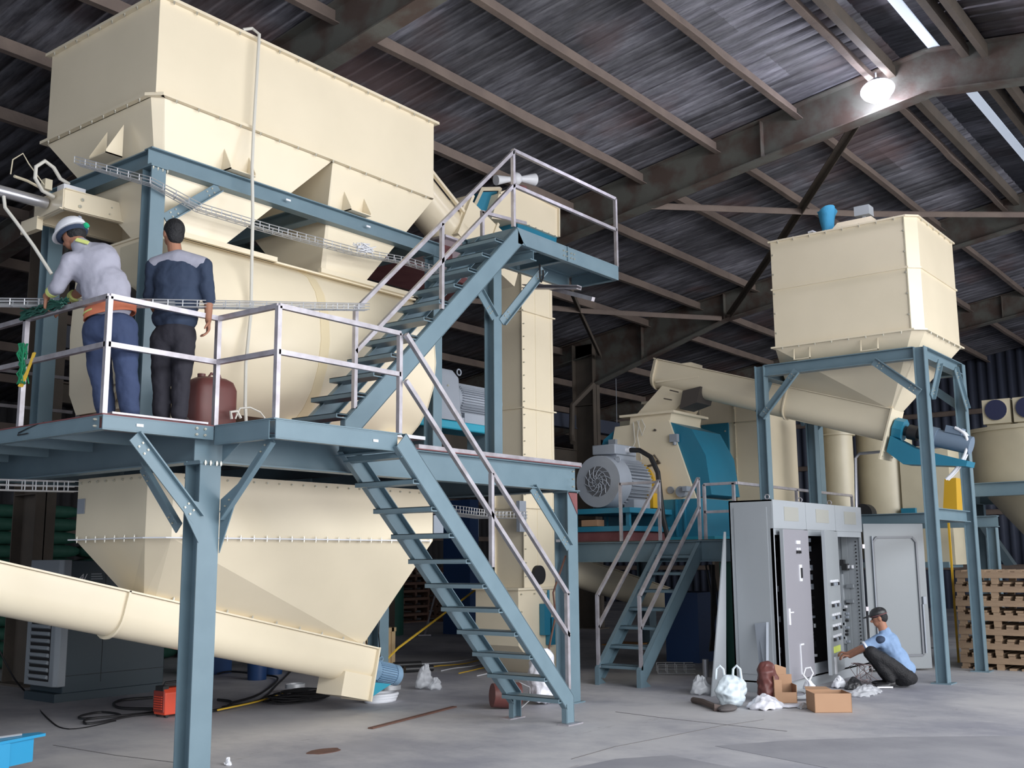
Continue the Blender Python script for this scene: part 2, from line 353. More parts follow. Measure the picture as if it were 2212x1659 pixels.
# purlins: one long rusty Z section each
pl = ['first from the ridge', 'second from the ridge', 'third from the ridge', 'fourth from the ridge', 'fifth from the ridge', 'sixth from the ridge', 'seventh from the ridge', 'just outside the column row', 'ninth from the ridge', 'tenth from the ridge', 'eleventh from the ridge', 'twelfth, above the dark long wall']
for i, Y in enumerate((4.75, 5.95, 7.3, 8.65, 10.05, 11.45, 12.85, 15.4, 17.2, 19.2, 21.2, 23.2)):
    g = G(); z = roofz(Y)-0.13
    n = 60; xs = [-8+45*j/n for j in range(n+1)]
    def wob(x): return 0.012*math.sin(x*1.7+Y*3)+0.008*math.sin(x*4.3+Y)
    for a, c_ in zip(xs, xs[1:]):
        g.bar((a, Y, z), (c_, Y, z), 0.012, 0.19)
        g.bar((a, Y-0.04+wob(a), z-0.09), (c_, Y-0.04+wob(c_), z-0.09), 0.09, 0.014)
    g.bar((-8, Y+0.04, z+0.09), (37, Y+0.04, z+0.09), 0.08, 0.012)
    tag(g.done('purlin', PURL), 'rusty wavy roof purlin running the length of the hall, '+pl[i], 'purlin', 'roof purlins')
for i, Y in enumerate((3.25, 1.9, 0.5, -0.9, -2.3)):
    g = G(); z = roofz(Y)-0.13
    g.cbar((-8, Y, z), (37, Y, z), 0.08, 0.19)
    tag(g.done('purlin', BROWNST), 'dark roof purlin beyond the ridge on the shaded far slope, %s' % ('top', 'second', 'third', 'fourth', 'fifth')[i], 'purlin', 'roof purlins')
# bracing between the frames, below the sheets
def rz(y, d): return roofz(y)-d
for (X0, Y0, X1, Y1, m_, lb) in ((14.8, 8.6, 21.8, 4.0, PURL, 'long light angle brace crossing below the sheets, over the square bin'),
                         (14.8, 5.1, 21.8, 10.7, BROWNST, 'dark diagonal brace crossing the long light one'),
                         (14.8, 13.6, 21.8, 10.9, PURL, 'short light angle brace left of the square bin'),
                         (14.8, 10.6, 21.8, 14.2, BROWNST, 'dark angle brace running to the far hall column')):
    p0 = V((X0, Y0, rz(Y0, 0.55))); p1 = V((X1, Y1, rz(Y1, 0.55))); mid = (p0+p1)/2-V((0, 0, 0.06)); g = G()
    for a, c_ in ((p0, mid), (mid, p1)):
        g.bar(a, c_, 0.10, 0.012); g.bar(a, c_, 0.012, 0.10, (0, 0, 1), 0.044, -0.05)
    tag(g.done('roof_brace', m_), lb, 'brace', 'roof braces')
# eave struts / crane brackets by the columns
for X, X1 in ((7.85, 14.7), (14.7, 21.9), (21.9, 29.0)):
    g = G(); g.ibar((X+0.16, 14.95, 4.15), (X1-0.16, 14.95, 4.15), 0.15, 0.30)
    tag(g.done('tie_beam', BROWNST), 'dark horizontal tie beam between hall columns, %s' % {7.85: 'behind the mixer', 14.7: 'behind the tall bucket elevator', 21.9: 'behind the dust filter'}[X], 'beam', 'tie beams')
    g = G(); g.bar((X+0.16, 15.0, 5.0), (X1-0.16, 15.0, 5.0), 0.2, 0.34); g.bar((X+0.16, 14.88, 4.84), (X1-0.16, 14.88, 4.84), 0.03, 0.03)
    tag(g.done('gutter_beam', WALLM), 'blue grey boxed beam above the tie beam, %s' % {7.85: 'behind the mixer', 14.7: 'behind the tall bucket elevator', 21.9: 'behind the dust filter'}[X], 'beam', 'boxed beams')
g = G(); g.tube([(21.78, 14.4, 5.9), (21.0, 14.5, 5.3), (21.1, 14.6, 4.6), (21.0, 14.5, 4.4)], 0.07, 8)
tag(g.done('downpipe', BROWNST), 'dark bent downpipe beside the far hall column', 'pipe')

# bright lamp on the third rafter
lx = (14.38, 4.62, 8.13)
t = thing('high_bay_lamp', 'glaring white round lamp hung on the grimy rafter at upper right', 'lamp', lx)
g = G(); g.cyl((lx[0], lx[1], lx[2]), (lx[0]+0.03, lx[1]+0.02, lx[2]+0.10), 0.235, 0.15, 28); g.done('housing', GREY, t)
g = G(); g.cyl((lx[0]-0.004, lx[1]-0.003, lx[2]-0.014), (lx[0], lx[1], lx[2]-0.002), 0.22, n=28); g.done('diffuser', LAMP, t)
g = G(); g.ell((lx[0], lx[1], lx[2]-0.01), 0.2, 0.2, 0.17); g.done('bulb', LAMP, t)
g = G(); g.tube([(lx[0]+0.03, lx[1]+0.02, lx[2]+0.1), (lx[0]+0.03, lx[1]+0.02, lx[2]+0.28)], 0.012, 6); g.done('stem', GREY, t)
l = bpy.data.lights.new('lamp_light', 'POINT'); l.energy = 30; l.color = (0.85, 0.85, 1); l.shadow_soft_size = 0.18
lo = bpy.data.objects.new('lamp_light', l); COL.objects.link(lo); lo.location = (lx[0]-0.1, lx[1], lx[2]-0.3)
lo['kind'] = 'structure'
for i, (p, lb) in enumerate((((26.000,16.401,5.291), 'tiny distant white lamp left of the hammer mill'), ((22.000,18.817,4.142), 'tiny distant lamp glint beside the main platform'))):
    g = G(); g.use(LAMPW); g.ell(p, 0.06, 0.06, 0.06); g.use(GREY); g.cyl((p[0], p[1], p[2]+0.06), (p[0], p[1], roofz(p[1])-0.03), 0.012, n=6)
    tag(g.done('distant_lamp', LAMPW), lb, 'lamp')

# ================================================================ MAIN PLATFORM
PF = thing('steel_platform', 'blue grey steel mezzanine platform carrying the mixer on H columns', 'platform', (5.34, 7.35, 0))
def sub(fn, name='beam', m=BLUE, parent=None, **kw):
    g = G(); fn(g); return g.done(name, m, parent or PF, **kw)
D = 2.74
sub(lambda g: g.cbar((4.35, 7.27, D-0.055), (5.34, 7.27, D-0.055), 0.06, 0.11, side=1))
sub(lambda g: g.cbar((4.38, 7.30, D-0.055), (4.38, 13.0, D-0.055), 0.06, 0.11, side=-1))
sub(lambda g: g.ibar((5.24, 7.35, D-0.145), (10.67, 7.35, D-0.145), 0.15, 0.29))
sub(lambda g: g.ibar((5.30, 7.43, D-0.145), (5.30, 13.0, D-0.145), 0.15, 0.29))
for x in (6.6, 7.9, 9.3): sub(lambda g: g.ibar((x, 7.43, D-0.10), (x, 10.5, D-0.10), 0.10, 0.18))
sub(lambda g: g.ibar((10.57, 7.43, D-0.145), (10.57, 10.5, D-0.145), 0.15, 0.29))
sub(lambda g: g.ibar((5.3, 10.55, D-0.145), (10.67, 10.55, D-0.145), 0.15, 0.29))
for i in range(7): sub(lambda g: g.cbar((4.4, 8.1+i*0.75, D-0.06), (5.22, 8.1+i*0.75, D-0.06), 0.05, 0.10))
for x, y in ((5.34, 7.36), (10.57, 7.42), (4.75, 10.7), (10.57, 10.55), (4.75, 13.0)):
    sub(lambda g: g.ibar((x, y, 0.012), (x, y, 2.45), 0.20, 0.20, (0, 1, 0)), 'column')
    sub(lambda g: g.box(x-0.14, x+0.14, y-0.14, y+0.14, 0, 0.014), 'base_plate')
    sub(lambda g: g.box(x-0.11, x+0.11, y-0.11, y+0.11, 2.43, 2.452), 'cap_plate')
# braces of angle iron with bolted gussets
def brace(p0, p1, nrm, par=None, wd=0.10):
    par = par or PF; p0 = V(p0); p1 = V(p1); n_ = V(nrm); g = G()
    g.bar(p0, p1, wd, 0.012, n_); d = (p1-p0).normalized(); sd = d.cross(n_).normalized()
    g.bar(p0+sd*wd/2+n_*0.02, p1+sd*wd/2+n_*0.02, 0.012, 0.05, n_)
    b_ = g.done('brace', BLUE, par)
    for e, f in ((0.10, p0), (0.10, p1)):
        c_ = f+(d if f is p0 else -d)*0.12+n_*0.008
        pts = [c_+d*a+sd*s_ for a in (-0.035, 0.035) for s_ in (-0.022, 0.022)]
        bolts(pts, b_, n_, 0.009, 0.014)
    return b_
brace((5.22, 7.25, 1.98), (4.62, 7.25, 2.60), (0, -1, 0)); brace((5.44, 7.22, 2.02), (5.44, 6.62, 2.60), (-1, 0, 0), wd=0.09)
brace((4.86, 10.7, 1.80), (5.28, 10.7, 2.44), (0, -1, 0)); sub(lambda g: g.ibar((4.6, 10.7, 2.55), (5.3, 10.7, 2.55), 0.15, 0.19)); brace((5.23, 7.50, 1.92), (5.23, 8.05, 2.45), (-1, 0, 0)); brace((10.46, 7.31, 1.78), (9.75, 7.31, 2.45), (0, -1, 0))
def gus(poly, v, m=BLUE): g = G(); g.prism(poly, v); g.done('gusset', m, PF)
gus([(5.24, 7.245, 1.8), (5.24, 7.245, 2.12), (5.02, 7.245, 2.16)], (0, 0.01, 0))
gus([(5.44, 7.25, 1.72), (5.44, 7.25, 2.15), (5.44, 6.98, 2.30)], (0.01, 0, 0))
gus([(5.44, 7.25, 2.46), (5.44, 7.25, 2.64), (5.44, 7.02, 2.60)], (0.01, 0, 0))
gus([(10.47, 7.31, 2.44), (10.66, 7.31, 2.44), (10.66, 7.31, 2.18)], (0, 0.01, 0), PRIMER)
bolts([(x, 7.235, 2.44) for x in (5.27, 5.32, 5.38, 5.42)], PF, (0, 0, 1), 0.012, 0.02)
bolts([(x, 7.233, z) for x in (5.17, 5.25) for z in (2.66, 2.71)], PF, (0, -1, 0), 0.011)
bolts([(4.345, 7.33, z) for z in (2.66, 2.71)], PF, (-1, 0, 0), 0.011)
bolts([(10.52, 7.27, z) for z in (2.5, 2.59, 2.68)], PF, (0, -1, 0), 0.011)
# deck and landing
sub(lambda g: g.box(4.35, 10.66, 7.25, 13.0, 2.742, 2.752), 'deck_plate', PRIMER)
sub(lambda g: g.box(5.35, 6.79, 6.50, 7.25, 2.742, 2.752), 'deck_plate', BLUE)
sub(lambda g: g.cbar((5.37, 6.53, D-0.075), (6.72, 6.53, D-0.075), 0.06, 0.15, side=1))
sub(lambda g: g.cbar((5.38, 6.56, D-0.075), (5.38, 7.24, D-0.075), 0.06, 0.15, side=-1))
sub(lambda g: g.cbar((6.70, 6.56, D-0.075), (6.70, 7.24, D-0.075), 0.06, 0.15, side=1))
sub(lambda g: g.box(4.42, 5.28, 7.232, 7.30, 2.753, 2.768), 'edge_strip', GALV)
for x, z, lb in ((4.66, 2.685, 0), (6.45, 2.66, 1)):
    y = 7.237 if not lb else 6.497
    g = G(); g.box(x-0.03, x+0.03, y-0.004, y, z-0.011, z+0.011); g.done('sticker', WHITE, PF)
for z, x, y in ((1.62, 5.2, 7.25), (1.85, 10.45, 7.42)):
    g = G(); g.box(x+0.02 if x > 6 else 5.335, x+0.026 if x > 6 else 5.341, y+0.02, y+0.08, z, z+0.03); g.done('sticker', WHITE, PF)
# railing of square tube
def rail(name, pts, posts, parent, zt=0.90, zm=0.53, tw=0.04, m=GALV):
    r = G(); r.bar(lerp(pts[0], pts[0], 0)+V((0, 0, zt)), V(pts[1])+V((0, 0, zt)), tw, tw)
    o = r.done(name, m, parent)
    for a, b_ in zip(pts[1:], pts[2:]):
        r = G(); r.bar(V(a)+V((0, 0, zt)), V(b_)+V((0, 0, zt)), tw, tw); r.done('top_rail', m, o)
    for a, b_ in zip(pts, pts[1:]):
        r = G(); r.bar(V(a)+V((0, 0, zm)), V(b_)+V((0, 0, zm)), tw, tw); r.done('mid_rail', m, o)
    for p in posts:
        r = G(); r.bar(V(p), V(p)+V((0, 0, zt)), tw, tw, (0, 1, 0)); r.done('post', m, o)
    return o
rail('railing', [(4.37, 13.0, 2.75), (4.37, 7.27, 2.75), (5.37, 7.27, 2.75), (5.39, 6.53, 2.75), (6.77, 6.53, 2.75)],
     [(4.37, 11.0, 2.75), (4.37, 9.7, 2.75), (4.37, 8.50, 2.75), (4.37, 7.27, 2.75), (5.37, 7.27, 2.75), (5.39, 6.53, 2.75), (6.77, 6.53, 2.75)], PF)
for a_, b_ in (((6.001,12.900,3.993), (7.404,12.900,4.008)), ((6.032,12.900,3.562), (7.308,12.900,3.571))):
    g = G(); g.bar(a_, b_, 0.04, 0.04); g.done('rear_rail', GALV, PF)
q_ = V((7.391,12.900,4.006)); g = G(); g.bar((q_.x, q_.y, 2.75), (q_.x, q_.y, q_.z), 0.04, 0.04, (0, 1, 0)); g.done('rear_post', GALV, PF)
g = G(); g.bar((7.86, 7.33, 2.776), (10.76, 7.33, 2.776), 0.05, 0.05)
tag(g.done('steel_tube', GALV), 'long bare square tube lying along the platform edge beam', 'tube')

# ---------------------------------------------------------------- lower staircase
LS = thing('staircase', 'blue grey open steel staircase from the floor up to the platform landing', 'staircase', (9.1, 6.85, 0))
def stringer(y, par, top, bot, wd, m=BLUE, foot=True, side=1):
    """channel: sloped web plus edge flanges; top=(x,z) of upper edge, bot=(x,z)"""
    g = G(); a = V((top[0], y, top[1])); b_ = V((bot[0], y, bot[1])); d = (b_-a).normalized(); nn = V((d.z, 0, -d.x))
    if nn.z > 0: nn = -nn
    a2 = a+nn*wd; b2 = b_+nn*wd
    g.prism([a, b_, b2, a2], (0, 0.008, 0))
    for p, q in ((a, b_), (a2, b2)): g.bar(p+V((0, side*0.03, 0)), q+V((0, side*0.03, 0)), 0.06, 0.008, nn)
    return g, a2, b2, nn
for y, sd in ((6.45, 1), (7.19, -1)):
    g, a2, b2, nn = stringer(y, LS, (6.78, 2.745), (9.28, 0.27), 0.17, side=sd)
    g.prism([(9.28, y, 0.27), (9.28, y, 0.014), (9.16, y, 0.014), (b2.x, y, b2.z)], (0, 0.008, 0))
    g.bar((9.28, y+sd*0.03, 0.014), (9.28, y+sd*0.03, 0.27), 0.06, 0.008, (1, 0, 0))
    g.bar((9.15, y+sd*0.03, 0.014), (9.15, y+sd*0.03, 0.20), 0.06, 0.008, (1, 0, 0))
    g.done('stringer', BLUE, LS)
    g = G(); g.box(9.08, 9.34, y-0.07, y+0.07, 0, 0.012); g.done('foot_plate', GALV, LS)
for i in range(10):
    x = 6.925+i*0.2385; z = 2.335-i*0.2325
    g = G(); g.cbar((x+0.05, 6.46, z), (x+0.05, 7.19, z), 0.19, 0.045, side=-1); g.bar((x+0.05, 6.46, z+0.02), (x+0.05, 7.19, z+0.02), 0.19, 0.006)
    g.done('tread', BLUE, LS)
g = G(); g.cbar((6.80, 6.46, 2.56), (6.80, 7.19, 2.56), 0.14, 0.05, side=-1); g.done('tread', BLUE, LS)
def handrail(y, top, bot, dz, dm, posts, par, m=GALV, tw=0.04, endv=None):
    g = G(); a = V((top[0], y, top[1])); b_ = V((bot[0], y, bot[1])); g.bar(a, b_, tw, tw, (0, 1, 0)); o = g.done('handrail', m, par)
    g = G(); g.bar(a-V((0, 0, dm)), b_-V((0, 0, dm)), tw, tw, (0, 1, 0)); g.done('mid_rail', m, o)
    for (x, z0, z1) in posts:
        g = G(); g.bar((x, y, z0), (x, y, z1), tw, tw, (0, 1, 0)); g.done('post', m, o)
    return o
handrail(6.475, (6.79, 3.64), (9.24, 1.29), 0, 0.42, ((7.99, 1.58, 2.47), (9.22, 0.34, 1.30)), LS)

# ---------------------------------------------------------------- upper staircase and its landing
US = thing('staircase', 'upper blue grey steel staircase climbing to the high landing beside the hopper', 'staircase', (6.75, 7.55, 2.75))
for y, sd in ((7.25, 1), (7.88, -1)):
    g, a2, b2, nn = stringer(y, US, (9.44, 5.435), (6.80, 2.935), 0.19, side=sd)
    g.prism([(6.80, y, 2.935), (6.80, y, 2.756), (6.96, y, 2.756), (b2.x, y, b2.z)], (0, 0.008, 0))
    g.bar((6.80, y+sd*0.03, 2.756), (6.80, y+sd*0.03, 2.935), 0.06, 0.008, (1, 0, 0))
    g.done('stringer', BLUE, US); g = G(); g.prism([(9.435, y-0.006, 5.437), (9.55, y-0.006, 5.29), (9.60, y-0.006, 5.255), (9.64, y-0.006, 5.435)], (0, 0.005, 0)); g.done('joint_gusset', BLUE, US)
for i in range(11):
    z = 2.975+i*0.2235; x = 7.277+(z-3.435)*1.05-0.05
    g = G(); g.cbar((x+0.05, 7.26, z), (x+0.05, 7.88, z), 0.19, 0.045, side=-1); g.bar((x+0.05, 7.26, z+0.02), (x+0.05, 7.88, z+0.02), 0.19, 0.006)
    g.done('tread', BLUE, US)
handrail(7.27, (9.40, 6.35), (6.93, 4.01), 0, 0.41, ((6.93, 3.06, 4.02), (8.16, 4.24, 5.17)), US)
UL = thing('upper_landing', 'small high steel landing with bare tube railing above the platform', 'landing', (9.8, 7.6, 2.75))
def sl(fn, name='beam', m=BLUE): g = G(); fn(g); return g.done(name, m, UL)
sl(lambda g: g.cbar((9.46, 7.28, 5.345), (11.62, 7.28, 5.345), 0.06, 0.18, side=1)); sl(lambda g: g.cbar((9.40, 8.02, 5.345), (11.62, 8.02, 5.345), 0.06, 0.18, side=-1))
sl(lambda g: g.cbar((11.60, 7.30, 5.345), (11.60, 8.0, 5.345), 0.06, 0.18)); sl(lambda g: g.cbar((9.47, 7.30, 5.345), (9.47, 8.0, 5.345), 0.06, 0.18, side=-1))
sl(lambda g: g.cbar((10.45, 7.30, 5.345), (10.45, 8.0, 5.345), 0.06, 0.16)); sl(lambda g: g.box(9.44, 11.63, 7.25, 8.05, 5.435, 5.443), 'deck_plate')
sl(lambda g: g.ibar((9.82, 7.92, 2.765), (9.82, 7.92, 5.20), 0.15, 0.15, (0, 1, 0)), 'column')
sl(lambda g: g.box(9.70, 9.94, 7.80, 8.04, 2.753, 2.766), 'base_plate')
sl(lambda g: g.ibar((9.82, 7.3, 5.20), (9.82, 8.3, 5.20), 0.12, 0.12), 'beam')
brace((9.88, 7.84, 4.48), (10.45, 7.62, 5.22), (0, -1, 0), UL); brace((9.74, 7.84, 4.50), (9.35, 7.90, 4.98), (0, -1, 0), UL)
bolts([(10.36+dx, 7.243, z) for dx in (0, 0.06) for z in (5.31, 5.37)]+[(10.52+dx, 7.243, z) for dx in (0, 0.06) for z in (5.31, 5.37)], UL, (0, -1, 0), 0.010)
g = G(); g.bar((10.445, 7.243, 5.26), (10.445, 7.243, 5.44), 0.012, 0.02, (0, 1, 0)); g.done('joint_plate', BLUE, UL)
rail('railing', [(9.40, 7.27, 5.44), (11.61, 7.27, 5.44)], [(9.40, 7.27, 5.44), (11.61, 7.27, 5.44)], UL, 0.93, 0.50)
g = G(); g.bar((9.70, 8.0, 5.85), (10.6, 8.0, 5.93), 0.04, 0.04); g.bar((9.72, 8.0, 5.44), (9.72, 8.0, 5.86), 0.04, 0.04, (0, 1, 0)); g.done('rear_rail', GALV, UL)
g = G(); g.tube([(10.35, 7.6, 5.26), (10.35, 7.6, 5.10), (10.38, 7.6, 5.04), (10.42, 7.6, 5.10), (10.42, 7.6, 5.20)], 0.012, 6)
tag(g.done('shackle', BLACKP), 'small black shackle hanging under the high landing', 'shackle')
g = G(); g.cbar((10.62, 7.2, 4.95), (10.62, 8.05, 5.10), 0.10, 0.05); g.bar((10.55, 6.95, 4.75), (10.75, 7.9, 5.12), 0.05, 0.05)
g.done('support_bracket', GALV, UL)

# ================================================================ BIG TOP HOPPER AND ITS FRAME
HF = thing('support_frame', 'blue grey steel frame under the big cream hopper, standing on the platform', 'frame', (7.2, 9.3, 2.75))
def sf(fn, name='beam', m=BLUE, par=None): g = G(); fn(g); return g.done(name, m, par or HF)
X0, X1, Y0, Y1 = 5.34, 9.16, 8.30, 10.22
for y in (Y0+0.075, Y1-0.075):
    sf(lambda g: g.ibar((X0, y, 5.335), (X1+0.2, y, 5.335), 0.12, 0.17))
for x in (X0+0.08, 7.4, X1-0.08):
    sf(lambda g: g.ibar((x, Y0+0.14, 5.335), (x, Y1-0.14, 5.335), 0.12, 0.17))
for x in (X0+0.08, X1+0.1):
    for y in (Y0+0.085, Y1-0.085):
        sf(lambda g: g.ibar((x, y, 2.768), (x, y, 5.23), 0.15, 0.15, (0, 1, 0)), 'column')
        sf(lambda g: g.box(x-0.09, x+0.09, y-0.09, y+0.09, 5.232, 5.248), 'cap_plate')
        sf(lambda g: g.box(x-0.11, x+0.11, y-0.11, y+0.11, 2.753, 2.767), 'base_plate')
brace((5.52, 8.34, 4.78), (6.10, 8.34, 5.24), (0, -1, 0), HF, 0.09)
bolts([(5.36+i*0.05, 8.31, 5.225) for i in range(4)], HF, (0, 0, 1), 0.011)
for x in (6.95, 8.1):
    g = G(); g.box(x-0.03, x+0.03, 8.312, 8.318, 5.325, 5.345); g.done('sticker', WHITE, HF)
sf(lambda g: g.box(X1+0.21, X1+0.36, 8.31, 8.44, 5.25, 5.42), 'joint_plate', PRIMER)

UH = thing('hopper', 'huge cream rectangular top hopper bolted together above the mixer', 'hopper', (7.27, 9.3, 5.42))
def flange(par, x0, x1, y0, y1, z, w_, t, m=CREAM, ch=0.0):
    g = G()
    for a, b_ in (((x0-w_, y0-w_/2), (x1+w_, y0-w_/2)), ((x0-w_, y1+w_/2), (x1+w_, y1+w_/2))):
        g.box(a[0]+(ch if a[1] < y0 else 0), b_[0]-(ch if a[1] < y0 else 0), a[1]-w_/2, a[1]+w_/2, z-t/2, z+t/2)
    g.box(x0-w_, x0, y0+ch, y1, z-t/2, z+t/2); g.box(x1, x1+w_, y0+ch, y1, z-t/2, z+t/2)
    if ch:
        g.prism([(x0-w_, y0+ch, z-t/2), (x0-w_+ch, y0-w_, z-t/2), (x0+ch, y0, z-t/2), (x0, y0+ch, z-t/2)], (0, 0, t))
        g.prism([(x1+w_, y0+ch, z-t/2), (x1+w_-ch, y0-w_, z-t/2), (x1-ch, y0, z-t/2), (x1, y0+ch, z-t/2)], (0, 0, t))
    return g.done('flange', m, par)
g = G(); g.use(CREAM); g.box(X0, X1, Y0, Y1, 5.945, 6.90); g.done('upper_box', None, UH)
f1 = flange(UH, X0, X1, Y0, Y1, 6.90, 0.05, 0.03)
bolts(row((X0, Y0-0.035, 6.885), (X1, Y0-0.035, 6.885), 15), f1, r=0.012, h=0.03); bolts(row((X0-0.035, Y0, 6.885), (X0-0.035, Y1, 6.885), 9), f1, r=0.012, h=0.03)
f2 = flange(UH, X0, X1, Y0, Y1, 5.935, 0.05, 0.03, ch=0.10)
bolts(row((X0+0.08, Y0-0.035, 5.92), (X1-0.05, Y0-0.035, 5.92), 15), f2, r=0.012, h=0.03); bolts(row((X0-0.035, Y0+0.1, 5.92), (X0-0.035, Y1, 5.92), 9), f2, r=0.012, h=0.03)
# two outlets: loft from top rectangle halves down to the mixer top
def outlet(name, tx0, tx1, bx0, bx1, by0, by1, zb):
    g = G(); zt = 5.92; c_ = 0.09
    t = [(tx0+(c_ if tx0 < 5.5 else 0), Y0+0.005, zt), (tx1, Y0+0.005, zt), (tx1, Y1, zt), (tx0, Y1, zt), (tx0, Y0+c_, zt)]
    q = [(bx0+c_*0.5, by0, zb), (bx1, by0, zb), (bx1, by1, zb), (bx0, by1, zb), (bx0, by0+c_*0.4, zb)]
    g.loft([[V(p) for p in q], [V(p) for p in t]])
    o = g.done(name, CREAM, UH, ang=15); return o
outlet('outlet_cone', 5.35, 7.52, 5.60, 6.32, 8.52, 9.00, 4.74)
outlet('outlet_cone', 7.54, 9.15, 7.62, 8.24, 8.52, 9.10, 4.74)
def lug(a, b_, out, z0, z1, dp, par, m=CREAM):
    a = V(a); b_ = V(b_); o_ = V(out); g = G(); d = (b_-a).normalized()
    for p in (a, b_):
        g.prism([p+V((0, 0, z0)), p+o_*dp+V((0, 0, z0)), p+o_*dp+V((0, 0, z0+0.03)), p+V((0, 0, z1))], d*0.01)
    g.prism([a+V((0, 0, z0)), b_+V((0, 0, z0)), b_+o_*dp+V((0, 0, z0)), a+o_*dp+V((0, 0, z0))], (0, 0, 0.01))
    return g.done('support_lug', m, par)
lug((5.34, 8.80, 0), (5.34, 9.08, 0), (-1, 0, 0), 5.43, 5.76, 0.17, UH)
for x in (6.16, 7.76): lug((x, 8.40, 0), (x+0.30, 8.40, 0), (0, -1, 0), 5.43, 5.74, 0.16, UH)
g = G(); g.tube([(5.9, 8.9, 6.92), (5.93, 8.9, 7.02), (5.98, 8.9, 7.16)], 0.05, 8); g.ell((5.98, 8.92, 7.14), 0.12, 0.07, 0.16)
tag(g.done('wrapped_cloth', BLUETARP), 'blue cloth wrapped around a stub on top of the big hopper', 'cloth')
g = G(); g.ell((8.25, 8.9, 6.99), 0.14, 0.12, 0.16); g.cyl((8.25, 8.9, 6.91), (8.25, 8.9, 6.98), 0.10)
tag(g.done('vent_cap', mat('dull_mauve', (0.28, 0.22, 0.23), 0.6)), 'round dull vent cap on the top edge of the big hopper', 'vent')
g = G(); p = [(6.27, 8.27, 6.93), (6.36, 8.24, 6.97), (6.42, 8.20, 6.92), (6.40, 8.19, 6.5), (6.39, 8.20, 5.9), (6.385, 8.20, 5.5), (6.39, 8.17, 5.0), (6.38, 8.15, 4.55), (6.35, 8.10, 4.0), (6.31, 8.1, 3.5), (6.28, 8.05, 3.1), (6.27, 8.0, 2.80), (6.36, 7.92, 2.78), (6.5, 7.95, 2.79)]
g.tube(p, 0.017, 8); tag(g.done('hose', HOSE), 'long pale hose hanging down the front of the big hopper', 'hose')

# ================================================================ MIXER
MX = thing('mixer', 'large cream round-bellied mixer lying on the platform under the hopper', 'mixer', (7.3, 9.0, 2.75))
prof = [(8.56, 4.70), (8.40, 4.60), (8.27, 4.42), (8.19, 4.18), (8.165, 3.90), (8.20, 3.62), (8.29, 3.38), (8.42, 3.20), (8.56, 3.08)]
back = [(9.75, 3.08), (9.90, 3.3), (9.95, 3.9), (9.9, 4.5), (9.75, 4.70)]
full = prof+back
g = G(); g.loft([[V((x, y, z)) for y, z in full] for x in (5.60, 7.1, 9.06)]); g.done('shell', CREAM, MX, ang=40)
for x in (5.58, 9.05): g = G(); g.prism([(x, y+(0.02 if i >= 9 else -0.0), z) for i, (y, z) in enumerate(full)], (0.02, 0, 0)); g.done('end_plate', CREAM, MX)
cb = [(y-0.006, z) for y, z in prof]; cbk = [(y+0.02, z) for y, z in prof]
g = G(); g.loft([[V((x, y, z)) for y, z in cb+cbk[::-1]] for x in (7.30, 7.42)]); g.done('wear_band', mat('cream_band', (0.76, 0.64, 0.42), 0.3), MX, ang=40)
g = G(); g.box(5.56, 9.08, 8.50, 9.8, 4.70, 4.72); g.done('top_plate', CREAM, MX)
g = G(); g.box(5.62, 6.95, 8.46, 8.52, 4.70, 4.75); g.done('rim_lip', CREAM, MX); g = G(); g.box(7.55, 9.0, 8.46, 8.52, 4.72, 4.77); g.done('rim_lip', CREAM, MX)
g = G(); g.box(5.565, 5.58, 8.50, 9.12, 3.15, 4.66); g.done('end_door', CREAM2, MX)
g = G(); g.cyl((5.50, 9.0, 3.95), (5.56, 9.0, 3.95), 0.30, n=28); g.cyl((5.44, 9.0, 3.95), (5.50, 9.0, 3.95), 0.10); g.done('chain_wheel', BLACKR, MX)
g = G(); g.box(5.50, 5.58, 8.6, 9.2, 3.3, 3.36); g.bar((5.52, 8.65, 3.6), (5.52, 9.1, 3.1), 0.05, 0.04); g.done('bracket', CREAM2, MX)
for x in (5.9, 7.3, 8.75):
    g = G(); g.box(x-0.12, x+0.12, 8.48, 9.8, 2.93, 3.09); g.done('saddle', CREAM, MX); g = G(); g.box(x-0.2, x+0.2, 8.45, 9.85, 2.755, 2.93); g.done('foot', PRIMER, MX)
g = G(); g.box(8.55, 9.15, 8.40, 8.70, 3.03, 3.07); g.done('sill_plate', WHITE, MX)

# end duct frame above the workers and its pipe
t = thing('inlet_frame', 'open-bottomed cream bolted channel frame above the hard-hatted worker', 'frame', (5.5, 9.4, 4.75))
for a, b_ in (((4.98, 9.15), (5.92, 9.10)), ((5.02, 9.74), (5.96, 9.74)), ((4.98, 9.15), (5.02, 9.74)), ((5.92, 9.10), (5.96, 9.74))):
    g = G(); g.bar((a[0], a[1], 5.0), (b_[0], b_[1], 5.0), 0.02, 0.20); g.bar((a[0], a[1], 4.91), (b_[0], b_[1], 4.91), 0.07, 0.012); s_ = g.done('side_channel', CREAM, t)
    if b_ == (5.92, 9.10): bolts([(x, 9.128, z) for x, z in ((5.15, 5.03), (5.13, 4.96), (5.45, 5.03), (5.43, 4.96), (5.78, 5.03), (5.76, 4.96))], s_, (0, -1, 0), 0.018)
g = G(); g.box(4.98, 5.96, 9.12, 9.74, 5.095, 5.105); g.done('cover', CREAM, t)
g = G(); g.box(4.97, 5.03, 9.6, 9.9, 4.8, 4.93); g.done('spout', CREAM, t)
g = G(); g.cyl((3.6, 9.45, 5.02), (4.97, 9.45, 5.02), 0.055, n=20); tag(g.done('shiny_pipe', ALU), 'shiny silver pipe entering the cream frame from the left edge', 'pipe')
g = G(); g.box(5.0, 5.22, 9.2, 9.32, 5.108, 5.17); tag(g.done('junction_box', WHITE), 'small white junction box on the cream channel frame', 'box')
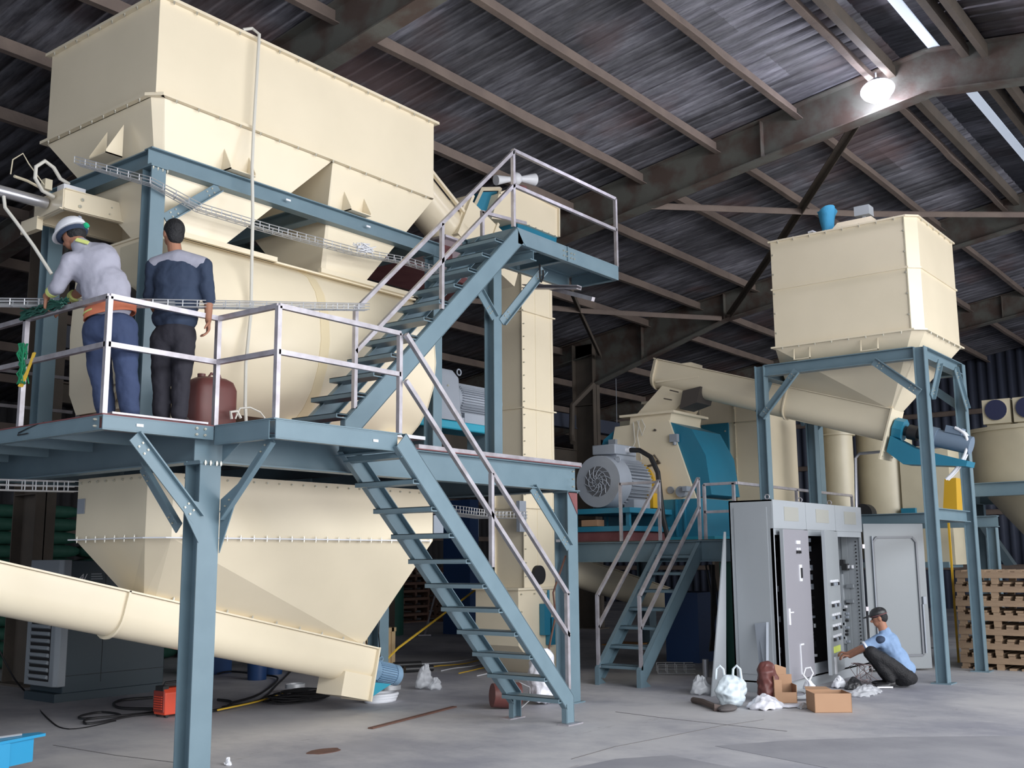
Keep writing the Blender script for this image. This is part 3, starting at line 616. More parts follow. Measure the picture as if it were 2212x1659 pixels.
g = G(); g.tube([(4.96, 9.3, 5.05), (4.82, 9.25, 5.06), (4.72, 9.2, 5.14), (4.72, 9.2, 5.25), (4.80, 9.2, 5.33), (4.90, 9.22, 5.30), (4.98, 9.24, 5.22), (5.08, 9.26, 5.20)], 0.018, 8)
tag(g.done('looped_conduit', HOSE), 'thick pale conduit looping over the frame above the white hard hat', 'conduit')
g = G(); g.tube([(4.95, 9.4, 5.12), (4.75, 9.4, 5.17), (4.6, 9.35, 5.16)], 0.014, 6); g.tube([(4.88, 9.3, 5.12), (4.70, 9.3, 5.30), (4.64, 9.3, 5.38), (4.56, 9.32, 5.30), (4.54, 9.3, 5.15)], 0.006, 6); g.box(4.86, 4.93, 9.28, 9.36, 5.1, 5.2)
tag(g.done('cable_gland', CREAM2), 'cream cable gland with thin wires beside the shiny pipe', 'cable')
g = G(); g.tube([(4.55, 9.42, 4.97), (4.56, 9.40, 4.86), (4.62, 9.3, 4.72), (4.75, 9.2, 4.50), (4.88, 9.1, 4.25)], 0.016, 8)
tag(g.done('grey_conduit', HOSE), 'grey flexible conduit dropping from the shiny pipe behind the hard hat', 'conduit')
def tray(name, lb, pts, wd, dp, grp=None, step=0.11, r=0.0045):
    t = thing(name, lb, 'cable tray', pts[0], grp); g = G(); acc = []
    P_ = [V(p) for p in pts]
    fr = []
    for i, p in enumerate(P_):
        d = (P_[min(i+1, len(P_)-1)]-P_[max(i-1, 0)]).normalized(); sd = d.cross(V((0, 0, 1))).normalized(); fr.append((p, sd))
    for a, h in ((-0.5, dp), (-0.5, 0), (0, 0), (0.5, 0), (0.5, dp), (-0.5, dp*0.5), (0.5, dp*0.5)):
        g.tube([p+sd*a*wd+V((0, 0, h)) for p, sd in fr], r, 4)
    g.done('long_wire', WIRE, t); g = G()
    for a, b_ in zip(fr, fr[1:]):
        n = max(1, int((b_[0]-a[0]).length/step))
        for k_ in range(n):
            p = lerp(a[0], b_[0], k_/n); sd = lerp(a[1], b_[1], k_/n)
            g.tube([p-sd*wd/2+V((0, 0, dp)), p-sd*wd/2, p+sd*wd/2, p+sd*wd/2+V((0, 0, dp))], r, 4)
    g.done('cross_wire', WIRE, t, kind='stuff')
tray('cable_tray', 'wire mesh cable tray running along the mixer top below the hopper', [(4.95, 8.9, 5.27), (5.3, 8.25, 5.02), (5.8, 8.22, 4.90), (6.6, 8.22, 4.90), (7.8, 8.22, 4.93), (8.6, 8.22, 5.0), (9.3, 8.22, 5.0)], 0.09, 0.06, 'wire mesh cable trays')
tray('cable_tray', 'wire mesh cable tray laid level behind the platform handrail', [(4.038,8.600,3.722), (4.542,8.150,3.738), (4.829,7.400,3.672), (5.867,7.120,3.803), (6.837,7.020,3.952)], 0.07, 0.055, 'wire mesh cable trays')
tray('cable_tray', 'wire mesh cable tray under the platform, left of the lower hopper', [(4.563,9.300,2.284), (4.801,9.200,2.282), (5.245,9.100,2.289)], 0.12, 0.09, 'wire mesh cable trays', step=0.09)
tray('cable_tray', 'wire mesh cable tray under the right half of the platform, behind the stairs', [(9.3, 8.6, 2.22), (10.2, 8.9, 2.22), (11.6, 9.5, 2.22), (12.6, 9.7, 2.25)], 0.3, 0.09, 'wire mesh cable trays')
g = G()
for i in range(9):
    a = random.uniform(0, 6.28); g.tube([(7.9+random.uniform(-.15, .15), 8.17+random.uniform(-.04, .04), 5.0+random.uniform(-.05, .07)) for _ in range(6)], 0.006, 5)
tag(g.done('wire_bundle', WHITE), 'tangled bundle of thin white wires tied on the tray below the hopper', 'cable')

# gear motor at the right end of the mixer
t = thing('gear_motor', 'grey gearbox with finned motor on a teal base at the mixer end', 'motor', (10.2, 8.9, 2.75))
g = G(); g.box(9.15, 11.0, 8.72, 9.15, 3.26, 3.37); g.done('base', TEAL2, t, bevel=0.02)
for x in (9.6, 10.8): g = G(); g.box(x-.04, x+.04, 8.74, 9.13, 2.755, 3.26); g.done('stand', BLUE, t)
g = G(); g.loft([[(9.62, 8.72, 3.40), (10.2, 8.72, 3.40), (10.2, 9.12, 3.40), (9.62, 9.12, 3.40)], [(9.66, 8.72, 3.5), (10.16, 8.72, 3.5), (10.16, 9.12, 3.5), (9.66, 9.12, 3.5)], [(9.66, 8.72, 3.92), (10.12, 8.72, 3.92), (10.12, 9.12, 3.92), (9.66, 9.12, 3.92)], [(9.75, 8.76, 4.02), (10.04, 8.76, 4.02), (10.04, 9.08, 4.02), (9.75, 9.08, 4.02)]])
g.done('gearbox', GREY, t, bevel=0.015)
g = G(); g.box(9.62, 10.2, 8.70, 9.14, 3.37, 3.42); g.done('gearbox_foot', GREY, t)
g = G(); g.cyl((9.08, 8.93, 3.8), (9.66, 8.93, 3.8), 0.05); g.cyl((9.2, 8.93, 3.8), (9.45, 8.93, 3.8), 0.12); g.done('coupling', BLACKR, t)
g = G(); g.cyl((10.12, 8.92, 3.68), (10.90, 8.92, 3.68), 0.19, n=24)
for k_ in range(40):
    a = 2*PI*k_/40; g.bar((10.2, 8.92+0.205*math.cos(a), 3.68+0.205*math.sin(a)), (10.82, 8.92+0.205*math.cos(a), 3.68+0.205*math.sin(a)), 0.03, 0.008, (0, -math.sin(a), math.cos(a)))
g.cyl((10.86, 8.92, 3.68), (10.98, 8.92, 3.68), 0.22, n=24); g.box(10.3, 10.75, 8.78, 9.06, 3.37, 3.5); g.done('motor_body', GREY, t)
for x in (9.75, 10.35): g = G(); g.tube([(x+0.04*math.cos(a), 8.92, 4.05+0.04*math.sin(a)) for a in [i*PI/6 for i in range(-3, 10)]], 0.01, 6); g.done('lifting_eye', GREY, t)
bolts([(9.9, 8.715, z) for z in (3.56, 3.80)]+[(10.12, 8.715, 3.45)], t, (0, -1, 0), 0.014)

# ================================================================ LOWER HOPPER
LH = thing('hopper', 'big cream collecting hopper with sloping bottom under the platform', 'hopper', (7.3, 9.0, 0.6))
x0, x1, y0, y1, zt, zf = 5.54, 9.15, 8.28, 9.58, 2.44, 1.865
def ring(x0, x1, y0, y1, z, c_): return [V(p) for p in ((x0+c_, y0, z), (x1, y0, z), (x1, y1, z), (x0, y1, z), (x0, y0+c_, z))]
g = G(); g.loft([ring(x0, x1, y0, y1, zf, 0.16), ring(x0, x1, y0, y1, zt, 0.16)]); g.done('upper_box', CREAM, LH, ang=20)
B = [V(p) for p in ((5.95, 8.86, 1.30), (8.64, 8.86, 0.72), (8.60, 9.18, 0.72), (5.90, 9.18, 1.30), (5.86, 8.90, 1.32))]
Tt = ring(x0, x1, y0, y1, zf, 0.16)
g = G(); fs = []
g.add(B+Tt, [(4, 3, 2, 1, 0), (5, 6, 7, 8, 9), (0, 1, 5), (1, 6, 5), (1, 2, 7, 6), (2, 3, 7), (3, 8, 7), (3, 4, 9, 8), (4, 0, 5, 9)])
g.done('sloped_bottom', CREAM, LH, ang=8)
f = flange(LH, x0, x1, y0, y1, zf, 0.05, 0.012, WHITE, ch=0.12)
bolts(row((x0+0.2, y0-0.03, zf), (x1, y0-0.03, zf), 22), f, r=0.011, h=0.03); bolts(row((x0-0.03, y0+0.2, zf), (x0-0.03, y1, zf), 7), f, r=0.011, h=0.03)
bolts(row((x0+0.2, y0-0.005, zt-0.04), (x1, y0-0.005, zt-0.04), 22), LH, (0, -1, 0), r=0.011, h=0.016); bolts(row((x0-0.005, y0+0.2, zt-0.04), (x0-0.005, y1, zt-0.04), 8), LH, (-1, 0, 0), r=0.011, h=0.016)
g = G(); g.box(x0-0.012, x0-0.002, y1-0.14, y1-0.02, 2.11, 2.25); g.done('name_plate', GREY, LH)
# inclined screw trough below it
SC = thing('screw_conveyor', 'long cream inclined U-trough screw conveyor under the lower hopper', 'conveyor', (8.8, 9.02, 0.0))
def trough(par, p0, p1, wd, dp, m=CREAM, flg=0.03, name='trough', n=12):
    p0 = V(p0); p1 = V(p1); d = (p1-p0).normalized(); sd = V((0, 0, 1)).cross(d).normalized(); up = d.cross(sd).normalized()
    if up.z < 0: up = -up
    r = wd/2; prof_ = [(-r, 0), (r, 0)]+[(r*math.cos(a), -(dp-r)-r*math.sin(a)) for a in [PI*i/n for i in range(n+1)]]
    g = G(); g.loft([[p+sd*a+up*b_ for a, b_ in prof_] for p in (p0, p1)]); o = g.done(name, m, par, ang=25)
    g = G(); g.bar(p0, p1, wd+2*flg, 0.016, up, 0, 0.01); g.done('cover_plate', m, par)
    def ringat(t, w_=0.03, th=0.02):
        c_ = p0+(p1-p0)*t; q = [(-(r+w_), w_*0.5), (r+w_, w_*0.5)]+[((r+w_)*math.cos(a), -(dp-r)-(r+w_)*math.sin(a)) for a in [PI*i/n for i in range(n+1)]]
        g = G(); g.loft([[c_+d*e+sd*a+up*b_ for a, b_ in q] for e in (-th/2, th/2)]); g.done('ring_flange', m, par, ang=25)
    return d, sd, up, ringat
d_, sd_, up_, rg = trough(SC, (3.2, 9.0, 1.935), (8.80, 9.0, 0.668), 0.40, 0.40)
rg(0.435)
bolts([V((x, 8.785, 1.935-(x-3.2)*0.2263+0.028)) for x in [6.1+i*0.31 for i in range(9)]], SC, up_, 0.011, 0.02)
e = V((8.80, 9.0, 0.668)); g = G(); g.prism([e+sd_*a+up_*b_ for a, b_ in ((-0.24, 0.02), (0.24, 0.02), (0.24, -0.57), (-0.24, -0.57))], d_*0.022); ep = g.done('end_plate', CREAM, SC)
bolts([e+sd_*a+up_*b_+d_*0.03 for a in (-0.2, 0.2) for b_ in (-0.45, -0.52)], ep, d_, 0.011)
g = G(); c0 = e+up_*-0.30; g.prism([c0+sd_*-0.2, c0+sd_*0.2, c0+sd_*0.2+up_*-0.26, c0+sd_*-0.2+up_*-0.26], d_*-0.42); g.done('outlet_box', CREAM, SC)
g = G(); q = e+up_*-0.22; g.cyl(q+d_*0.03, q+d_*0.22, 0.13, 0.11, 24); g.cyl(q+d_*0.22, q+d_*0.50, 0.105, n=24); g.cyl(q+d_*0.50, q+d_*0.58, 0.12, n=24)
for k_ in range(28):
    a = 2*PI*k_/28; o_ = sd_*math.cos(a)*0.112+up_*math.sin(a)*0.112; g.bar(q+d_*0.24+o_, q+d_*0.49+o_, 0.006, 0.02, o_)
g.done('drive_motor', MBLUE, SC); g = G(); g.cyl(q+d_*0.02, q+d_*0.2, 0.16, 0.14, 8); g.done('gearbox', MBLUE, SC)
g = G(); a = e+up_*-0.36; g.prism([a+sd_*-0.16+d_*0.02, a+sd_*-0.16+d_*0.02+up_*-0.20, a+sd_*-0.16+d_*0.36+up_*0.02], sd_*0.32); g.done('motor_bracket', TEAL2, SC)
for k_ in (0.1, 0.3): g = G(); g.tube([q+d_*k_+up_*(0.145+0.025*math.sin(a))+d_*(0.025*math.cos(a)) for a in [i*PI/6 for i in range(12)]], 0.006, 5, True); g.done('lifting_eye', MBLUE, SC)

# ================================================================ BUCKET ELEVATOR (centre)
BE = thing('bucket_elevator', 'tall cream bucket elevator casing behind the two staircases', 'elevator', (13.0, 9.9, 0))
for x_, y_, z0, z1 in ((12.70, 9.66, 1.24, 6.0), (13.10, 9.66, 1.24, 6.0)):
    g = G(); g.box(x_, x_+0.34, y_, y_+0.55, z0, z1); cs = g.done('casing_leg', CREAM, BE)
    for y2 in (y_, y_+0.55):
        for x2 in (x_, x_+0.34):
            g = G(); g.box(x2-0.03, x2+0.03, y2-0.006, y2+0.006, z0, z1); g.done('seam_flange', CREAM, cs)
g = G(); g.box(13.03, 13.11, 9.72, 10.16, 1.2, 6.0); g.done('web_panel', CREAM, BE)
for z in (2.4, 3.9, 5.4):
    g = G(); g.box(12.66, 13.5, 9.62, 10.25, z, z+0.02); g.done('joint_flange', CREAM, BE)
bolts([(12.69, 9.64, 1.4+i*0.2) for i in range(22)], BE, (0, -1, 0), 0.010); bolts([(13.06, 9.70, 1.4+i*0.2) for i in range(22)], BE, (0, -1, 0), 0.010)
g = G(); g.box(12.45, 13.52, 9.6, 10.4, 0.42, 1.22); g.prism([(12.45, 9.6, 0.42), (12.95, 9.6, 0.0), (13.5, 9.6, 0.0), (13.52, 9.6, 0.42)], (0, 0.8, 0)); g.done('boot', CREAM, BE)
g = G(); g.box(12.40, 13.57, 9.56, 10.44, 1.21, 1.24); g.done('joint_flange', CREAM, BE)
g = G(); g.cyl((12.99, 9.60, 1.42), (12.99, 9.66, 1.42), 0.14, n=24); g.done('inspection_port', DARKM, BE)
g = G(); g.box(12.95, 13.12, 9.50, 9.59, 0.55, 1.0); g.cyl((13.05, 9.5, 1.0), (13.05, 9.5, 1.2), 0.02); g.box(13.1, 13.22, 9.5, 9.59, 0.4, 0.8); g.done('take_up_screw', TEAL, BE)
g = G(); g.box(12.50, 12.66, 9.60, 9.66, 2.05, 2.5); g.cyl((12.58, 9.59, 2.27), (12.58, 9.6, 2.27), 0.08, n=20); g.done('inspection_door', GREY, BE)
bolts([(12.5+i*0.32, 9.585, 1.15) for i in range(4)]+[(12.5, 9.585, 0.5+i*0.2) for i in range(3)], BE, (0, -1, 0), 0.012)
# head with hood
HD = BE
hp_ = [(11.634,9.400,6.549), (11.811,9.400,6.977), (12.227,9.400,7.193), (13.306,9.400,7.140), (13.294,9.400,6.665), (12.277,9.400,6.668)]
g = G(); g.prism(hp_, (0, 0.95, 0)); g.done('head_hood', CREAM, BE)
for a_, b_ in zip(hp_[1:4], hp_[2:5]): g = G(); g.bar(V(a_)-V((0, 0.01, 0)), V(b_)-V((0, 0.01, 0)), 0.05, 0.03); g.done('hood_flange', CREAM, BE)
g = G(); g.prism([(12.319,9.450,6.682), (13.339,9.450,6.686), (13.296,9.450,6.464), (12.312,9.450,6.239)], (0, 0.85, 0)); g.done('head_base', TEAL, BE)
g = G(); g.prism([(11.4, 9.55, 6.62), (11.95, 9.55, 6.62), (11.95, 9.55, 7.08), (11.62, 9.55, 6.98)], (0, 0.6, 0)); g.done('head_window', TEAL, BE)
g = G(); g.tube([(11.35, 9.54, 6.60), (11.60, 9.54, 7.02), (12.02, 9.54, 7.14)], 0.03, 4); g.tube([(12.02, 9.54, 7.14), (11.88, 9.54, 6.62)], 0.03, 4); g.done('window_frame', CREAM, BE)
bolts(row(hp_[5], hp_[4], 6), BE, (0, -1, 0), 0.012)
t = thing('discharge_duct', 'cream duct sloping from the elevator head toward the big hopper', 'duct', (10.8, 9.5, 6.0))
g = G(); g.cyl((9.35, 9.5, 7.02), (10.92, 9.5, 6.08), 0.29, n=28); g.done('round_pipe', CREAM, t)
g = G(); g.bar((10.75, 9.5, 6.36), (12.05, 9.5, 5.85), 0.55, 0.62); g.done('square_duct', CREAM, t)
g = G(); g.bar((10.78, 9.5, 6.36), (10.82, 9.5, 6.34), 0.66, 0.72); g.bar((11.38, 9.5, 6.12), (11.42, 9.5, 6.1), 0.60, 0.68); g.done('duct_flange', CREAM, t)
g = G(); g.bar((9.4, 9.22, 7.22), (10.85, 9.22, 6.36), 0.05, 0.04); g.done('edge_strip', CREAM, t)
t = thing('transition_box', 'dull mauve grey transition box below the sloping duct, behind the stairs', 'box', (10.3, 9.3, 5.5))
MV = mat('mauve_primer', (0.24, 0.19, 0.21), 0.6)
g = G(); g.loft([[(9.75, 9.05, 5.35), (11.0, 9.05, 5.35), (11.0, 9.7, 5.35), (9.75, 9.7, 5.35)], [(10.25, 9.05, 5.86), (11.2, 9.05, 5.80), (11.2, 9.7, 5.80), (10.25, 9.7, 5.86)]]); g.done('shell', MV, t)
g = G(); g.box(10.15, 11.3, 8.98, 9.78, 5.84, 5.87); g.done('rim', GALV, t); g = G(); g.box(9.0, 11.1, 8.95, 9.75, 5.27, 5.35); g.done('base', PRIMER, t)
t = thing('wind_vane', 'white vane with cone ends above the elevator head', 'vane', (12.3, 9.5, 7.25))
c0 = V((12.35, 9.5, 7.38)); g = G(); g.ell(c0, 0.10, 0.10, 0.10); g.done('hub', WHITE, t)
g = G(); g.cyl(c0, c0+V((0.34, -0.1, 0.06)), 0.025, 0.10, 14); g.done('cone', WHITE, t); g = G(); g.cyl(c0, c0+V((-0.36, 0.1, -0.10)), 0.025, 0.08, 14); g.done('cone', WHITE, t)
g = G(); g.cyl((12.6, 9.6, 7.1), (12.62, 9.6, 7.34), 0.09, n=12); g.done('motor_stub', PRIMER, t)

# ================================================================ SMALL PLATFORM WITH HAMMER MILL
SP = thing('mill_platform', 'lower blue grey steel platform carrying the hammer mill and grey motor', 'platform', (16.0, 8.8, 0))
def sp(fn, name='beam', m=BLUE): g = G(); fn(g); return g.done(name, m, SP)
sp(lambda g: g.ibar((14.0, 6.9, 1.75), (14.0, 11.3, 1.75), 0.15, 0.30)); sp(lambda g: g.ibar((18.75, 6.9, 1.75), (18.75, 11.3, 1.75), 0.15, 0.30))
for y in (6.9, 8.6, 11.3): sp(lambda g: g.ibar((14.09, y, 1.75), (18.66, y, 1.75), 0.15, 0.28))
sp(lambda g: g.box(14.0, 18.8, 6.85, 11.3, 1.905, 1.915), 'deck_plate', BROWNST)
for x, y in ((14.05, 7.0), (14.05, 11.2), (18.7, 7.0), (18.7, 11.2)):
    sp(lambda g: g.ibar((x, y, 0.012), (x, y, 1.59), 0.26, 0.26, (0, 1, 0)), 'column', GREEND if y < 8 else BLUE); sp(lambda g: g.box(x-.2, x+.2, y-.2, y+.2, 0, 0.014), 'base_plate', GREEND)
r_ = rail('railing', [(14.1, 7.42, 1.91), (14.1, 6.9, 1.91), (18.6, 6.9, 1.91)], [(14.1, 7.42, 1.91), (14.1, 6.95, 1.91), (16.2, 6.9, 1.91), (18.6, 6.9, 1.91)], SP, 0.80, 0.40)
SS = thing('staircase', 'small steel staircase with tube handrails up to the hammer mill platform', 'staircase', (12.3, 7.8, 0))
for y, sd in ((7.44, 1), (8.14, -1)):
    g, a2, b2, nn = stringer(y, SS, (13.98, 1.90), (12.22, 0.22), 0.20, side=sd)
    g.prism([(12.22, y, 0.22), (12.22, y, 0.0), (12.48, y, 0.0), (b2.x, y, b2.z)], (0, 0.008, 0)); g.bar((12.22, y+sd*.03, 0.0), (12.22, y+sd*.03, 0.22), 0.06, 0.008, (1, 0, 0)); g.done('stringer', BLUE, SS)
for i in range(7):
    z = 0.235+i*0.24; x = 12.42+i*0.252
    g = G(); g.cbar((x, 7.45, z), (x, 8.14, z), 0.20, 0.045, side=-1); g.bar((x, 7.45, z+.02), (x, 8.14, z+.02), 0.20, 0.006); g.done('tread', BLUE, SS)
for y in (7.46, 8.12): handrail(y, (14.0, 2.80), (12.27, 1.16), 0, 0.42, ((12.27, 0.22, 1.17), (14.0, 1.91, 2.81)), SS)
rr = G(); rr.bar((14.0, 8.12, 2.78), (14.0, 8.8, 2.78), 0.04, 0.04); rr.bar((14.0, 8.8, 1.91), (14.0, 8.8, 2.8), 0.04, 0.04, (0, 1, 0)); rr.done('return_rail', GALV, SS)

MB_ = thing('hammer_mill', 'tapered cream hammer mill with teal side doors on the small platform', 'mill', (15.8, 9.3, 1.91))
cx, cy = 15.6, 9.1
pf = [(9.95, 2.62), (8.32, 2.62), (8.36, 2.72), (8.80, 3.92), (8.66, 3.93), (8.62, 3.99), (9.62, 3.99), (9.62, 3.93), (9.94, 3.88), (10.0, 3.5)]
g = G(); g.prism([(cx, y, z) for y, z in ((9.90, 2.6), (8.36, 2.6), (8.82, 3.93), (9.88, 3.90), (10.0, 3.4))], (1.1, 0, 0)); g.done('housing', CREAM, MB_)
g = G(); g.prism([(cx+0.02, 8.82, 3.86), (cx+0.02, 8.78, 4.04), (cx+0.02, 9.58, 4.04), (cx+0.02, 9.6, 3.86)], (1.05, 0, 0)); g.done('neck', CREAM, MB_)
g = G(); g.box(cx-0.08, cx+1.15, 8.68, 9.74, 4.04, 4.08); g.done('neck_flange', CREAM, MB_)
for sgn in (-1, 1):
    g = G()
    if sgn < 0: q = [(8.35, 2.62), (8.10, 2.66), (8.18, 3.30), (8.42, 3.75), (8.82, 3.90)]
    else: q = [(10.0, 2.65), (10.25, 2.7), (10.30, 3.3), (10.15, 3.7), (9.9, 3.86)]
    g.prism([(cx+0.04, y, z) for y, z in q], (1.02, 0, 0)); g.done('side_door', TEAL, MB_)
    for x in (cx-0.02,):
        g = G(); yy = 8.72 if sgn < 0 else 9.92; g.box(x-0.05, x+0.03, yy-0.08, yy+0.06, 3.55, 3.68); g.cyl((x-0.02, yy-0.02, 3.5), (x-0.02, yy-0.02, 3.58), 0.03); g.done('latch', GREY, MB_)
g = G(); g.box(cx-0.10, cx+1.15, 8.22, 10.0, 1.99, 2.60); g.done('base', TEAL, MB_); g = G(); g.box(cx-0.2, cx+1.3, 7.95, 10.2, 1.92, 1.99); g.done('skid', TEAL2, MB_)
for y in (8.5, 8.65, 9.4): g = G(); g.box(cx-0.13, cx-0.1, y, y+0.03, 2.0, 2.6); g.done('rib', TEAL, MB_)
g = G(); g.tube([(cx-0.02, 9.3, 3.17), (cx-0.05, 8.98, 3.22), (cx-0.04, 9.1, 3.36)], 0.018, 6); g.cyl((cx-0.06, 9.32, 3.16), (cx, 9.32, 3.16), 0.05); g.done('crank_handle', BROWNST, MB_)
g = G(); g.cyl((cx-0.03, 8.82, 2.76), (cx, 8.82, 2.76), 0.06); g.cyl((cx-0.12, 8.58, 2.72), (cx-0.02, 8.58, 2.72), 0.09); g.box(cx-0.2, cx-0.05, 8.42, 8.5, 2.72, 2.8); g.done('valve', GREY, MB_)
for p_ in ([(cx-0.02, 9.5, 3.95), (cx-0.06, 9.45, 3.6), (cx-0.05, 9.62, 3.3), (cx-0.03, 9.5, 3.2), (cx-0.03, 9.35, 3.3), (cx-0.06, 9.4, 3.7), (cx-0.02, 9.38, 3.97)], [(cx-0.02, 9.42, 3.97), (cx-0.07, 9.3, 3.7), (cx-0.05, 9.25, 3.85), (cx-0.02, 9.33, 3.98)]):
    g = G(); g.tube(p_, 0.009, 5); g.done('sensor_wire', HOSE, MB_)
g = G(); g.cyl((cx-0.03, 9.05, 3.25), (cx+0.0, 9.05, 3.25), 0.02); g.cyl((cx-0.03, 9.08, 3.78), (cx+0.0, 9.08, 3.78), 0.02); g.done('stud', BROWNST, MB_)
# motor
MT = thing('electric_motor', 'big round grey electric motor with fan grille facing the camera', 'motor', (14.9, 9.3, 1.91))
my, mz = 9.35, 2.86
g = G(); g.cyl((14.22, my, mz), (14.55, my, mz), 0.41, 0.43, 40); g.done('fan_cowl', GREY, MT)
g = G(); g.cyl((14.215, my, mz), (14.225, my, mz), 0.24, n=32); g.done('grille_recess', mat('grille_dark', (0.10, 0.105, 0.12), 0.6), MT)
for k_ in range(12):
    a0 = 2*PI*k_/12; g = G(); g.tube([(14.205, my+math.cos(a0+t_*0.9)*(0.04+0.2*t_), mz+math.sin(a0+t_*0.9)*(0.04+0.2*t_)) for t_ in (0, .25, .5, .75, 1)], 0.008, 4); g.done('grille_bar', GREY, MT)
for r in (0.10, 0.17): g = G(); g.tube([(14.205, my+r*math.cos(a), mz+r*math.sin(a)) for a in [i*PI/14 for i in range(28)]], 0.006, 4, True); g.done('grille_ring', GREY, MT)
g = G(); g.cyl((14.55, my, mz), (15.28, my, mz), 0.36, n=36)
for k_ in range(44):
    a = 2*PI*k_/44; o_ = V((0, math.cos(a), math.sin(a)))*0.39; g.bar(V((14.58, my, mz))+o_, V((15.2, my, mz))+o_, 0.012, 0.07, o_)
g.done('finned_body', GREY, MT)
g = G(); g.box(14.50, 15.1, my-0.18, my+0.12, mz+0.36, mz+0.45); g.done('box_base', GREY, MT)
g = G(); g.box(14.40, 15.05, my-0.22, my+0.22, mz+0.44, mz+0.60); g.done('terminal_box', GREY, MT, bevel=0.015)
g = G(); g.cyl((14.75, my-0.22, mz+0.52), (14.75, my-0.29, mz+0.52), 0.05, n=14); g.done('cable_gland', WHITE, MT)
for y in (my-0.3, my+0.3): g = G(); g.box(14.65, 15.15, y-0.09, y+0.09, 2.44, 2.58); g.done('foot', GREY, MT)
g = G(); g.tube([(14.35, my-0.3+0.04*math.cos(a), mz+0.34+0.04*math.sin(a)) for a in [i*PI/6 for i in range(12)]], 0.012, 5, True); g.done('lifting_eye', GREY, MT)
g = G(); g.tube([(14.75, my-0.26, mz+0.52), (14.72, my-0.48, mz+0.50), (14.68, my-0.70, mz+0.38), (14.62, my-0.86, mz+0.12), (14.55, my-0.94, mz-0.3), (14.5, my-1.0, mz-0.6), (14.45, my-1.1, mz-0.90)], 0.04, 10)
tag(g.done('power_cable', BLACKR), 'thick black power cable arching down from the grey motor box', 'cable')
g = G(); g.cyl((15.28, my, mz), (15.42, my, mz), 0.40, 0.36, 26); g.cyl((15.42, my, mz), (15.56, my, mz), 0.16); g.box(15.2, 15.5, my-0.42, my-0.1, 2.46, 2.7)
tag(g.done('coupling_guard', YEL), 'yellow coupling guard between the grey motor and the mill', 'guard')
t = thing('motor_base', 'teal steel base frame under the grey electric motor', 'base', (14.8, 9.3, 1.91))
for z in (2.41, 2.13): g = G(); g.box(14.15, 15.45, my-0.62, my+0.62, z-0.06, z+0.02); g.done('plate', TEAL, t)
for x in (14.3, 15.2):
    for y in (my-0.5, my+0.5): g = G(); g.box(x-.03, x+.03, y-.03, y+.03, 2.15, 2.36); g.done('spacer', TEAL, t)
g = G(); g.box(14.2, 15.4, my-0.55, my+0.55, 1.92, 2.07); g.done('red_pad', PRIMER, t)
g = G(); g.box(14.25, 14.45, my+0.05, my+0.35, 2.16, 2.26); tag(g.done('carton', CARD), 'small cardboard carton stored under the grey motor', 'carton')
# chute above mill
CH = thing('feed_chute', 'cream bent chute with dark magnet box above the hammer mill', 'chute', (16.0, 9.0, 4.08))
g = G(); g.loft([[(15.75, 8.80, 4.085), (16.5, 8.80, 4.085), (16.5, 9.55, 4.085), (15.75, 9.55, 4.085)], [(15.75, 8.35, 4.50), (16.25, 8.35, 4.50), (16.25, 9.0, 4.56), (15.75, 9.0, 4.56)], [(15.75, 8.38, 4.66), (16.2, 8.38, 4.66), (16.2, 9.02, 4.72), (15.75, 9.02, 4.72)]]); g.done('bend', CREAM, CH, ang=15)
g = G(); g.box(15.68, 16.3, 8.28, 9.1, 4.60, 4.63); g.done('chute_flange', CREAM, CH)
g = G(); g.prism([(15.62, 8.62, 4.10), (15.62, 8.30, 4.18), (15.62, 8.22, 4.44), (15.62, 8.55, 4.40)], (0.5, 0, 0)); g.done('magnet_box', mat('dark_box', (0.07, 0.06, 0.055), 0.6), CH)
g = G(); g.tube([(15.6, 8.62, 4.38), (15.6, 8.78, 4.43)], 0.012, 5); g.tube([(15.6, 8.75, 4.26), (15.6, 8.9, 4.3)], 0.012, 5); g.done('latch_rod', BROWNST, CH)
# feeding screw conveyor from bin to mill
SC2 = thing('screw_conveyor', 'high cream screw conveyor rising from the square bin to the mill', 'conveyor', (15.95, 7, 3.3))
d_, sd_, up_, rg = trough(SC2, (15.9, 5.15, 3.78), (15.9, 9.12, 5.02), 0.42, 0.48)
rg(0.40); rg(0.985)
g = G(); e = V((15.9, 8.85, 4.93)); g.box(15.70, 16.10, 8.42, 9.02, 4.62, 4.88); g.done('outlet_box', CREAM, SC2)
e = V((15.9, 5.15, 3.78)); g = G(); g.prism([e+sd_*a+up_*b_ for a, b_ in ((-0.26, 0.02), (0.26, 0.02), (0.26, -0.75), (-0.26, -0.75))], d_*-0.025); ep = g.done('end_plate', CREAM, SC2)
bolts([e+sd_*a+up_*b_-d_*0.03 for a in (-0.2, 0.2) for b_ in (-0.62, -0.69)], ep, d_, 0.014)
q = e-d_*0.05+up_*-0.26; g = G(); g.cyl(q, q-d_*0.14, 0.17, n=8); g.done('bearing_flange', TEAL, SC2)
g = G(); g.cyl(q-d_*0.1, q-d_*0.42, 0.07); g.cyl(q-d_*0.2, q-d_*0.34, 0.11); g.done('coupling', BLACKR, SC2)
g = G(); g.prism([q+sd_*-0.2-d_*0.02+up_*-0.12, q+sd_*-0.2-d_*0.02+up_*-0.36, q+sd_*-0.2-d_*0.3+up_*-0.48, q+sd_*-0.2-d_*1.15+up_*-0.30, q+sd_*-0.2-d_*1.15+up_*-0.22, q+sd_*-0.2-d_*0.4+up_*-0.22], sd_*0.4); g.done('motor_bracket', TEAL, SC2)
